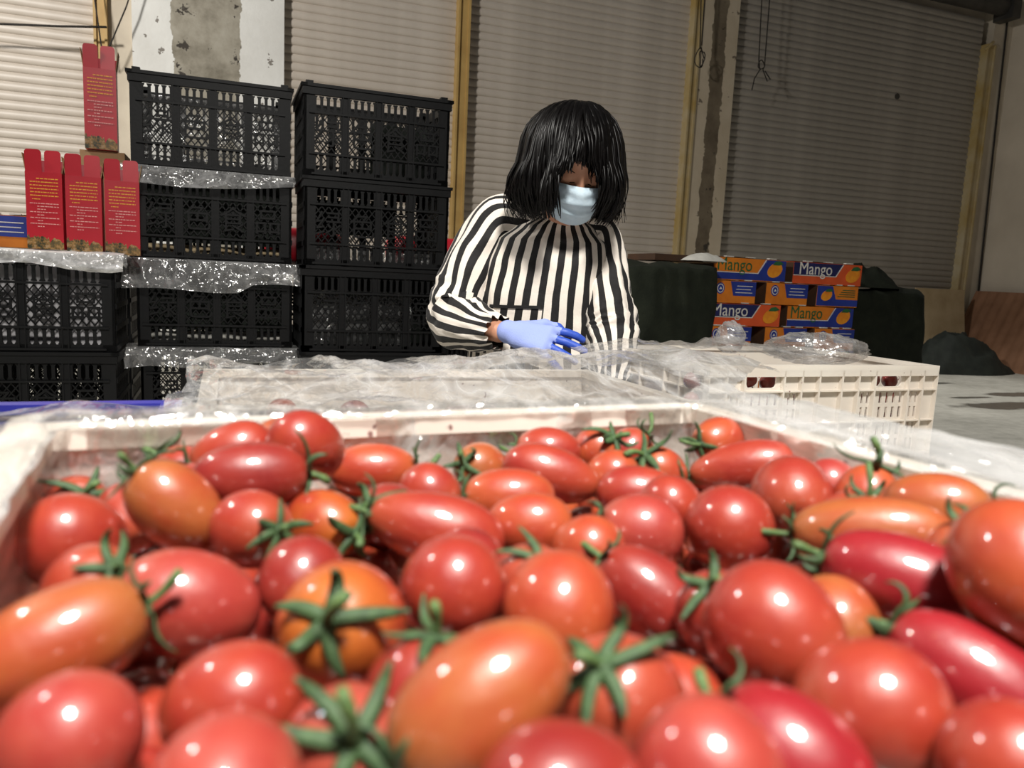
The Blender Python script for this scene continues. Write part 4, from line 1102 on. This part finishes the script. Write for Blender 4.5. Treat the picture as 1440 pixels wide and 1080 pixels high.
flat_liner('white_liner', .86, 1.41, 1.25, 1.61, .512, 'pale liner sheet under the tomatoes in the slotted crate', 8.0, R(1.5))
rg = random.Random(4)
cols = ['red', 'orangered', 'pink', 'deep']
for i in range(12):
    tomato((.03+.04*i+rg.uniform(-.01,.01), .93+rg.uniform(-.12,.12), .655+rg.uniform(-.01,.01)), (rg.uniform(-1,1), rg.uniform(-1,1), .2), .022, .017, cols[i % 4], 0, 'tomato in the crate covered by clear film', 'tomatoes under the clear film', i)
for k in range(4):
    for i in range(13):
        tomato((.86+.042*i+rg.uniform(-.006,.006), 1.262+.019*i*.035/.042*.05+rg.uniform(0,.015), .535+.042*k+rg.uniform(-.005,.005)), (rg.uniform(-1,1), rg.uniform(-1,1), rg.uniform(-.4,.4)), .021, .017, ('pink','crimson','red','deep')[(i+k) % 4], 0, 'tomato seen through the slots of the crate beside the woman', 'tomatoes in the slotted crate', i+k)
tomato((5.70, 4.02, .021), (.5, .3, .1), .024, .021, 'red', 0, 'stray red tomato lying on the concrete floor', 'stray tomato', 2)

# ---------------------------------------------------------------- clear film over the white crates
def sweep(name, path, prof_, mat, label, seed, amp=.006, nu=150, close=None):
    """path: list of crate (u,v); prof_: list of (outward, z)"""
    pts = [Vector((u, v)) for u, v in path]
    L = [0]
    for a, b in zip(pts, pts[1:]): L.append(L[-1]+(b-a).length)
    def at(s):
        s *= L[-1]
        for i in range(len(pts)-1):
            if s <= L[i+1] or i == len(pts)-2:
                t = (s-L[i])/(L[i+1]-L[i]); p = pts[i].lerp(pts[i+1], t); d = (pts[i+1]-pts[i]).normalized(); return p, d
    def fn(u, v):
        p, _ = at(u)
        d = (at(min(1, u+.012))[0] - at(max(0, u-.012))[0]).normalized()
        nrm = Vector((-d.y, d.x))
        k = v*(len(prof_)-1); i = min(int(k), len(prof_)-2); t = k-i; t = t*t*(3-2*t)
        o = prof_[i][0]*(1-t)+prof_[i+1][0]*t; z = prof_[i][1]*(1-t)+prof_[i+1][1]*t
        s = u*L[-1]; w = amp*(ridge(s*18+seed, v*2.2, seed) + .6*nz(s*55, v*6, seed))
        o += abs(w)*(1 if o > 0 else -.35); z += w*.5 if z > -.02 else 0
        if z > -.02: z = max(z, .0012)
        return tc(p.x+nrm.x*o, p.y+nrm.y*o, RIM+z)
    m = MB(); m.grid(fn, nu, 34)
    return tag(m.build(name, M[mat], smooth=True), label, 'plastic film')
hu = .205; RIM = .768
sweep('plastic_liner', [(-hu,-.42),(-hu,-.02),(-hu+.02,0),(hu-.02,0),(hu,-.02),(hu,-.5)],
      [(-.0185,-.055),(-.019,-.02),(-.0215,-.002),(-.017,.003),(-.002,.004),(.004,-.003),(.009,-.03),(.014,-.075)], 'film', 'clear film liner folded over the rim of the tomato crate', 2.0)
sweep('plastic_roll', [(hu,.0),(hu,-.1),(hu,-.3),(hu,-.5)],
      [(-.012,.0025),(.0,.010),(.016,.012),(.026,.002),(.024,-.014),(.010,-.02)], 'film_milky', 'rolled film edge along the side of the tomato crate', 5.0, .004, 120)
def sheet(name, x0, x1, y0, y1, zf, label, seed, amp=.012, nx=120, ny=70, mat='film', cat='plastic film', zmin=None, skew=None):
    def fn(u, v):
        x = x0+(x1-x0)*u; ys = y0 + (max(0, x-skew)*.85 if skew is not None else 0); y = ys+(y1-ys)*v
        x += .02*nz(v*4+seed, u*2); y += .03*nz(u*5+seed, v*2)
        z = zf(x, y) + amp*(ridge((x+.5*y)*6+seed, (y-.4*x)*3, seed)*1.1 + .5*ridge((x-.6*y)*15, (y+.3*x)*6+seed, seed) + .12*ridge(x*40+seed, y*30))
        return (x, y, max(z, zmin) if zmin else z)
    m = MB(); m.grid(fn, nx, ny); return tag(m.build(name, M[mat], smooth=True), label, cat)
HX = [(-.1,.0),(.1,.002),(.2,.008),(.28,.016),(.34,.026),(.375,.036),(.42,.026),(.467,.032),(.52,.028),(.58,.034),(.66,.028),(.76,.006),(.85,-.006)]
def hmap(x):
    for (a, ha), (b, hb) in zip(HX, HX[1:]):
        if x <= b:
            t = max(0, (x-a)/(b-a)); t = t*t*(3-2*t); return ha*(1-t)+hb*t
    return HX[-1][1]
def zm(x, y):
    e = math.exp(-((y-.90)/.13)**2)
    return .705 + hmap(x)*e - .02*max(0, (y-1.10)/.1) + .006*math.exp(-((y-.62)/.1)**2)
sheet('clear_film', -.045, .78, .50, 1.14, zm, 'rumpled clear film heaped between the tomato crate and the woman', 3.0, .015, 190, 120, 'film_hazy', zmin=.7015, skew=.27)
sheet('clear_film', -.42, -.03, .52, .80, lambda x, y: .706+.008*math.exp(-((y-.62)/.1)**2), 'clear film lying over the blue crate', 7.0, .008, 80, 50, zmin=.7015)
def blob(name, c, rx, ry, rz, label, seed, mat='film', amp=.3, n=44, neck=0):
    def fn(u, v):
        a = 2*math.pi*u; t = math.pi*v; x, y, z = math.cos(a)*math.sin(t), math.sin(a)*math.sin(t), -math.cos(t)
        d = 1 + amp*(ridge(x*1.5+seed, y*1.5, z*1.5, 1.3)*.5 + .35*ridge(x*3.3, y*3.3+seed, z*3.3) - .3)
        pin = 1 - neck*math.exp(-((z+.75)/.25)**2)
        return (x*rx*d*pin, y*ry*d*pin, max(z*rz*d, -rz*.999))
    m = MB(); m.grid(fn, n, n//2, wrap=True)
    return tag(m.build(name, M[mat], smooth=True, loc=c), label, 'plastic bag')
ZR = 2*WH
blob('knotted_bag', (1.028,1.40,ZR+.040), .030,.028,.034, 'knotted clear bag top standing up from the slotted crate', 1.0)
sheet('clear_film', .91, 1.16, 1.28, 1.56, lambda x, y: ZR+.004+.030*math.exp(-((x-1.025)/.05)**2-((y-1.40)/.06)**2), 'clear film spread round the knotted bag', 4.0, .016, 60, 60, zmin=ZR+.0015)
blob('clear_bag', (1.275,1.41,ZR+.017), .115,.085,.034, 'puffed clear bag lying on the slotted crate', 6.0, amp=.35)
sheet('clear_film', .60, .84, 1.02, 1.30, lambda x, y: .705+.02*math.exp(-((x-.72)/.08)**2), 'clear film tail between the film heap and the slotted crate', 9.0, .012, 60, 50)

# ---------------------------------------------------------------- the woman
def surf_net(f, lo, hi, h):
    ax = [np.arange(lo[i], hi[i]+h, h) for i in range(3)]
    X, Y, Z = np.meshgrid(*ax, indexing='ij')
    V = f(np.stack([X.ravel(), Y.ravel(), Z.ravel()], 1)).reshape(X.shape)
    n = np.array(V.shape)-1
    acc = np.zeros((*n, 3)); cnt = np.zeros(n)
    offs = [(i, j, k) for i in (0, 1) for j in (0, 1) for k in (0, 1)]
    def sl(o): return V[o[0]:o[0]+n[0], o[1]:o[1]+n[1], o[2]:o[2]+n[2]]
    for a in offs:
        for d in range(3):
            if a[d] == 0:
                b = list(a); b[d] = 1; va, vb = sl(a), sl(b); m = (va < 0) != (vb < 0)
                t = np.where(m, va/np.where(m, va-vb, 1), 0)
                for c in range(3):
                    acc[..., c] += np.where(m, a[c] + (t if c == d else 0), 0)
                cnt += m
    act = cnt > 0
    idx = -np.ones(n, int); idx[act] = np.arange(act.sum())
    ii = np.argwhere(act); P = (ii + acc[act]/cnt[act][:, None])*h + np.array(lo)
    faces = []
    for d in range(3):
        e1, e2 = [(1, 2), (2, 0), (0, 1)][d]
        s0 = [slice(0, -1)]*3; s1 = [slice(0, -1)]*3; s0[d] = slice(0, -1); s1[d] = slice(1, None)
        full = [slice(None)]*3
        a = [slice(None)]*3; b = [slice(None)]*3; a[d] = slice(0, -1); b[d] = slice(1, None)
        m = (V[tuple(a)] < 0) != (V[tuple(b)] < 0)
        q = np.argwhere(m); q = q[(q[:, e1] > 0) & (q[:, e2] > 0) & (q[:, e1] < n[e1]) & (q[:, e2] < n[e2])]
        neg = V[tuple(q.T)] < 0
        def cell(o1, o2):
            c = q.copy(); c[:, e1] -= o1; c[:, e2] -= o2; return idx[tuple(c.T)]
        Q = np.stack([cell(1, 1), cell(0, 1), cell(0, 0), cell(1, 0)], 1)
        Q[~neg] = Q[~neg][:, ::-1]; faces.append(Q)
    return P, np.concatenate(faces)
def cap(P, a, b, ra, rb):
    a = np.array(a); b = np.array(b); d = b-a; t = np.clip(((P-a)@d)/max(1e-9, d@d), 0, 1)
    return np.linalg.norm(P-a-t[:, None]*d, axis=1) - (ra + (rb-ra)*t)
def ell(P, c, r):
    q = (P-np.array(c))/np.array(r); k = np.linalg.norm(q, axis=1); return (k-1)*min(r)
def smin(a, b, k):
    h = np.clip(.5+.5*(b-a)/k, 0, 1); return b*(1-h)+a*h - k*h*(1-h)
def np_obj(name, P, F, mat, parent, att=None):
    me = bpy.data.meshes.new(name); me.from_pydata(P.tolist(), [], F.tolist()); me.materials.append(mat)
    me.polygons.foreach_set('use_smooth', [True]*len(me.polygons))
    if att is not None:
        a = me.attributes.new('s', 'FLOAT', 'POINT'); a.data.foreach_set('value', np.asarray(att, dtype=np.float32))
    return link(name, me, parent)
WO = thing('person', 'dark-haired person in a striped smock, face mask and blue gloves sorting produce', 'person', (.75, 1.70, 0), R(-23.8))
# head frame (right, forward, up) in the person's own axes: x to the side, -y towards the camera
HC = np.array([.022, -.088, 1.103])
py, pp = R(10), R(33)
HF = np.array([math.sin(py)*math.cos(pp), -math.cos(py)*math.cos(pp), -math.sin(pp)])
HU = np.array([0, 0, 1.]) - (-math.sin(pp))*HF; HU /= np.linalg.norm(HU); HR = np.cross(HF, HU)   # HR points to +x
if HR[0] < 0: HR = -HR
rl = R(4); HR, HU = HR*math.cos(rl) - HU*math.sin(rl), HU*math.cos(rl) + HR*math.sin(rl)
def hd(x, y, z): return HC + HR*x + HF*y + HU*z
def to_head(P): q = P-HC; return np.stack([q@HR, q@HF, q@HU], 1)
SHR = [(-.055,.04,.975), (-.150,.055,.975), (-.205,.04,.89), (-.236,.01,.80), (-.238,-.015,.748), (-.185,-.095,.728), (-.128,-.165,.726)]
SHL = [(.035,.04,.965), (.078,.055,.950), (.100,.035,.87), (.113,.0,.79), (.128,-.03,.725), (.134,-.09,.66), (.128,-.135,.615)]
def body_sdf(P):
    d = ell(P, (-.03, .09, .56), (.155, .115, .15))
    d = smin(d, cap(P, (-.035,.085,.62), (-.03,.06,.84), .115, .115), .06)
    d = smin(d, cap(P, (-.11,.055,.925), (.05,.055,.91), .06, .06), .05)
    d = smin(d, cap(P, (-.012,.035,.95), hd(0,-.035,-.05), .052, .052), .03)
    for S in (SHR, SHL):
        d = smin(d, cap(P, S[1], S[4], .046, .036), .03); d = smin(d, cap(P, S[4], S[6], .036, .024), .01)
    for sx, kx in ((-.12, -.15), (.04, .03)):
        d = smin(d, cap(P, (sx,.08,.50), (kx,-.22,.49), .08, .058), .03)
        d = smin(d, cap(P, (kx,-.22,.49), (kx,-.19,.09), .056, .036), .02); d = smin(d, cap(P, (kx,-.17,.035), (kx,-.29,.03), .034, .028), .02)
    H = to_head(P)
    h = ell(H, (0,-.012,.035), (.074,.092,.085))
    h = smin(h, ell(H, (0,.026,-.045), (.057,.058,.074)), .03)
    h = smin(h, cap(H, (0,.080,.004), (0,.100,-.030), .008, .012), .012)
    for s in (-1, 1):
        h = smin(h, ell(H, (s*.075,-.005,-.015), (.009,.018,.030)), .006)
        h = smin(h, ell(H, (s*.030,.068,-.002), (.017,.014,.012)), .006)
    return smin(d, h, .025)
P_, F_ = surf_net(body_sdf, (-.33,-.34,-.005), (.24,.24,1.23), .0075)
np_obj('body', P_, F_, M['skin'], WO)
def trouser_sdf(P):
    d = ell(P, (-.03, .09, .55), (.168, .128, .15))
    for sx, kx in ((-.12, -.15), (.04, .03)):
        d = smin(d, cap(P, (sx,.08,.50), (kx,-.22,.49), .093, .072), .03); d = smin(d, cap(P, (kx,-.22,.49), (kx,-.19,.10), .070, .055), .02)
    return np.maximum(d, P[:, 2]-.62)
P_, F_ = surf_net(trouser_sdf, (-.3,-.34,.03), (.2,.26,.66), .011)
np_obj('trousers', P_, F_, M['trouser'], WO)
# stool under her
st = thing('plastic_stool', 'small plastic stool the person sits on', 'stool', tuple(WO.matrix_basis @ Vector((-.03,.09,0))), R(-23.8))
st.location = (.75 + (-.03)*math.cos(R(23.8)) + .09*math.sin(R(23.8)), 1.70 + .03*math.sin(R(23.8)) + .09*math.cos(R(23.8)), 0)
MB().box(-.12,.12,-.11,.11,.36,.39).build('seat', M['stool'], st)
for sx in (-1, 1):
    for sy in (-1, 1): MB().tube([(sx*.12,sy*.11,0),(sx*.10,sy*.09,.36)], [.02,.024], 8).build('leg', M['stool'], st)
# smock torso
SEC = [(.46,-.035,.095,.205,.165),(.60,-.045,.085,.180,.148),(.70,-.048,.075,.168,.138),(.80,-.042,.065,.160,.132),(.88,-.034,.058,.155,.122),(.935,-.028,.050,.142,.100),(.968,-.022,.045,.105,.082),(.992,-.012,.035,.066,.064),(1.005,-.010,.03,.058,.058)]
def sec(z):
    for a, b in zip(SEC, SEC[1:]):
        if z <= b[0]:
            t = (z-a[0])/(b[0]-a[0]); t2 = t*t*(3-2*t); t = .5*t+.5*t2
            return [a[i]*(1-t)+b[i]*t for i in range(1, 5)]
    return SEC[-1][1:]
NS = 30
def torso(u, v, out=0.):
    z = .46 + .545*v; cx, cy, hw, hd_ = sec(z); a = 2*math.pi*u - math.pi/2      # u=0 at front centre (-y)
    c, s = math.cos(a), math.sin(a); k = (abs(c)**2.6+abs(s)**2.6)**(-1/2.6)
    x, y = hw*c*k, hd_*s*k
    low = max(0, (.95-z)/.5)
    f = (.010*ridge(x*9+1.1, z*2.2, 3.3)+.006*ridge(x*20, z*6, 1.2))*low + .004*nz(x*30, z*18)
    return (cx + x*(1+f/hw) + out*c, cy + y*(1+f/hd_*1.0) + out*s, z + .004*nz(x*8, z*7))
def torso_s(u, v):
    uu = u if u <= .5 else u-1
    return NS*uu + .25 + .18*nz(u*7, v*4)*(1-v)
m = MB(); m.grid(torso, 140, 64, torso_s); m.build('smock', M['stripe'], WO, smooth=True)
# pocket on the chest
def pk(u, v):
    uu = -.098 + .115*u - .012; p = torso(uu % 1, .38 + .21*v, .006); return p
m = MB(); m.grid(pk, 24, 20, lambda u, v: torso_s((-.098+.115*u-.012) % 1, .4)+.35); m.build('pocket', M['stripe'], WO, smooth=True)
def pk2(u, v):
    p = torso((-.098+.115*u-.012) % 1, .578+.014*v, .0095); return p
m = MB(); m.grid(pk2, 24, 3, lambda u, v: .2 if v < .5 else .25); m.build('pocket_hem', M['stripe'], WO, smooth=True)
# sleeves
def catmull(pts, n):
    P = [Vector(p) for p in pts]; P = [P[0]*2-P[1]] + P + [P[-1]*2-P[-2]]; out = []
    segs = len(P)-3
    for i in range(n+1):
        t = i/n*segs; k = min(int(t), segs-1); t -= k; a, b, c, d = P[k:k+4]
        out.append(.5*((2*b)+(c-a)*t+(2*a-5*b+4*c-d)*t*t+(3*b-a-3*c+d)*t**3))
    return out
def interp(vals, t):
    k = t*(len(vals)-1); i = min(int(k), len(vals)-2); f = k-i; return vals[i]*(1-f)+vals[i+1]*f
def sleeve(path, rad, seed, nstr, name='sleeve'):
    n = 72; nu = 64; pts = catmull(path, n); m = MB(); vs = []; at = []; fs = []
    a = None
    for i, p in enumerate(pts):
        d = (pts[min(i+1, n)]-pts[max(i-1, 0)]).normalized()
        if a is None: a = d.cross(Vector((0, 1, 0))).normalized()
        a = (a - d*a.dot(d)).normalized(); b = d.cross(a)
        t = i/n; r = interp(rad, t)
        el = math.exp(-((t-.62)/.14)**2)
        for k in range(nu):
            th = 2*math.pi*k/nu; c, s = math.cos(th), math.sin(th)
            w = .011*el*ridge(t*16+seed, c*.9+seed, s*.9) + .007*ridge(c*1.6+seed, s*1.6, t*5) + .004*nz(c*3, s*3, t*12+seed)
            if t > .9: w += .005*(t-.9)*10*math.sin(th*11)
            q = p + (a*c+b*s)*(r+w) + Vector((0, 0, -.016*el*max(0, -(a*c+b*s).z)))
            vs.append(q); at.append(0)
    w1 = nu+1
    vs2, at2 = [], []
    for i in range(n+1):
        for k in range(nu+1):
            vs2.append(vs[i*nu + k % nu]); at2.append(nstr*k/nu + .25*nz(k/nu*6, i/n*7, seed))
        at2[-1] = at2[-1-nu] + nstr
    for i in range(n):
        for k in range(nu): fs.append((i*w1+k, i*w1+k+1, (i+1)*w1+k+1, (i+1)*w1+k))
    m.add(vs2, fs, at2)
    return m.build(name, M['stripe'], WO, smooth=True)
sleeve(SHR, [.050,.066,.066,.064,.062,.050,.030], 1.7, 13)
sleeve(SHL, [.046,.056,.058,.057,.053,.042,.030], 5.2, 12)
# gloves
def glove(wrist, h, w, name, mirror=1):
    wrist = np.array(wrist); h = np.array(h)/np.linalg.norm(h); w = np.array(w, float); w -= (w@h)*h; w /= np.linalg.norm(w); nn = np.cross(h, w)
    if nn[1] > 0: nn = -nn            # back of the hand faces the camera
    GS = .95
    def hp(a, b, c): return wrist + (h*a + w*b + nn*c)*GS
    fing = []
    for i, (b, ln, cu) in enumerate(((.030,.076,.34),(.010,.084,.24),(-.011,.080,.28),(-.031,.064,.40))):
        p = np.array([.085 - .006*abs(i-1), b, .002]); ang = .12; ch = [p]
        for k, f in enumerate((.45,.32,.23)):
            ang += cu*(1 if k else .6)*.8; p = p + np.array([math.cos(ang)*ln*f, b*(.30, .16, .06)[k], -math.sin(ang)*ln*f]); ch.append(p)
        fing.append([hp(*q) for q in ch])
    th = [hp(.022,.030,-.006), hp(.050,.052,-.016), hp(.078,.058,-.028), hp(.098,.052,-.034)]
    def f(P):
        d = cap(P, hp(-.018,0,0), hp(.012,0,0), .026, .022)
        for b in (-.024, -.008, .008, .024): d = smin(d, cap(P, hp(.010,b*.75,0), hp(.078,b*1.1,.002), .0155, .0125), .014)
        for c in fing:
            g = None
            for (a, b2), (r0, r1) in zip(zip(c, c[1:]), ((.0094,.0090),(.0090,.0086),(.0086,.0076))):
                x = cap(P, a, b2, r0, r1); g = x if g is None else np.minimum(g, x)
            d = smin(d, g, .0035)
        for (a, b2), (r0, r1) in zip(zip(th, th[1:]), ((.014,.011),(.011,.010),(.010,.0088))): d = smin(d, cap(P, a, b2, r0, r1), .008)
        return d
    ends = np.array([q for c in fing for q in c] + th + [hp(-.03,0,0)])
    P, F = surf_net(f, ends.min(0)-.045, ends.max(0)+.045, .0032)
    q = P-wrist; al = q@h; nb = q@nn
    att = np.clip((al-.062)/.05, 0, 1)*.8 + np.clip(-nb/.03, 0, 1)*.5 - np.clip(nb/.03, 0, 1)*.25
    return np_obj(name, P, F, M['glove'], WO, att)
glove((-.092,-.185,.726), (.90,-.34,-.14), (.16,.60,.78), 'glove')
glove((.128,-.150,.600), (.25,-.75,-.6), (-.9,-.1,-.2), 'glove')
# face mask
def mk(u, v):
    x = (u*2-1); zt = -.004-.020*x*x; zb = -.108+.030*x*x
    z = zt + (zb-zt)*v
    y = .112 - .052*x*x - .035*abs(x)**3 - .020*(2*v-.75)**2 + .010*math.exp(-((v-.2)/.15)**2-(x/.25)**2) + .0028*math.sin(v*22)*(1-x*x)
    return hd(.067*math.sin(x*1.25)/math.sin(1.25), y, z)
m = MB(); m.grid(mk, 40, 34); mo = m.build('face_mask', M['mask'], WO, smooth=True)
for s in (0, 1):
    for v0, tz in ((.03, .0), (.97, -.03)):
        a = Vector(mk(s, v0)); b = Vector(hd((2*s-1)*.083, -.005, tz-.005)); MB().tube([a, a.lerp(b, .5)+Vector((0,-.004,.0)), b], .0013, 6).build('ear_loop', M['m_white'], mo)
# lowered eyes and brows
for s in (-1, 1):
    m = MB(); m.tube([hd(s*(.014+.034*t), .0835-.010*t*t-.012*t, -.004-.006*math.sin(t*3.1)+.004*t) for t in (0,.2,.4,.6,.8,1)], [.0006,.0012,.0015,.0015,.0012,.0006], 6); m.build('eyelashes', M['hairdark'], WO)
    m = MB(); m.tube([hd(s*(.020+.030*t), .0895-.010*t*t-.016*t, +.020+.004*math.sin(t*2.8)-.002*t) for t in (0,.25,.5,.75,1)], [.0006,.0014,.0016,.0012,.0005], 6); m.build('eyebrow', M['hairdark'], WO)
# hair: a shell under several hundred locks
HH = np.array([.005, -.088, 1.104]); RX, RY, RZ = .113, .122, .126
def lock_point(phi, t, dr=0., short=False, L=.122):
    """phi 0 = towards the camera, + to the viewer's right"""
    part = .018
    if t < .5:
        th = t/.5*math.pi/2; s, c = math.sin(th), math.cos(th); k = s**.9
        return np.array([HH[0] + part*(1-k) + (RX+dr)*math.sin(phi)*k, HH[1] - (RY+dr)*math.cos(phi)*k, HH[2] + (RZ+dr)*c**.85])
    s = (t-.5)/.5
    fl = 1 + .26*s - .30*s**3
    return np.array([HH[0] + (RX+dr)*math.sin(phi)*fl, HH[1] - (RY+dr)*math.cos(phi)*(fl-.05*s), HH[2] - L*s])
def face_window(phi): return -R(13) < phi < R(40)
m = MB()
def shell(u, v):
    phi = 2*math.pi*u; ph = phi if phi <= math.pi else phi-2*math.pi
    t = v*.97
    if face_window(ph): t = min(t, .55)
    return lock_point(ph, t, -.009, L=.115)
m.grid(shell, 90, 30, wrap=True); hair = m.build('hair', M['hairdark'], WO, smooth=True)
m = MB(); rg = random.Random(9)
for i in range(760):
    phi = rg.uniform(-math.pi, math.pi)
    if i > 440: phi = rg.uniform(-R(60), R(65))
    win = face_window(phi)
    dr = rg.uniform(-.007, .006); L = .122*rg.uniform(.84, 1.10); tw = rg.uniform(-.10, .10); sd = rg.uniform(0, 50); t0 = rg.uniform(0, .12)
    t1 = 1.0; rg2 = rg.uniform(-.8, .9)
    sweepd = 0
    if win:
        t1 = .55 + rg.uniform(-.02, .04) + .20*(abs(phi-R(13))/R(26))**1.2
        sweepd = -.10 if phi < R(13) else .08
        dr -= .002
    n = 13; pts = []; rad = []
    for k in range(n):
        s = k/(n-1); t = t0+(t1-t0)*s
        ph = phi + tw*s + sweepd*s*s
        p = lock_point(ph, t, dr, L=L)
        wv = .011*s; p = p + np.array([wv*nz(s*3+sd, 1.1), wv*nz(s*3+sd, 4.4), 0]) + np.array([math.sin(ph), -math.cos(ph), 0])*(.010*s*math.sin(s*8+phi*3+nz(phi*2, 7.7)*4) + (.016*rg2*s**2))
        if t > .9: p = p + np.array([math.sin(phi), -math.cos(phi), 0])*(-.10*(t-.9)**1.2*rg.choice((1, 1, 1, -.6)))
        pts.append(p); w = .0062*(1-.86*s**2.5); rad.append((w, w*.38))
    m.tube(pts, rad, 5, caps=False)
m.build('hair_locks', M['hairdark'], hair, smooth=True)
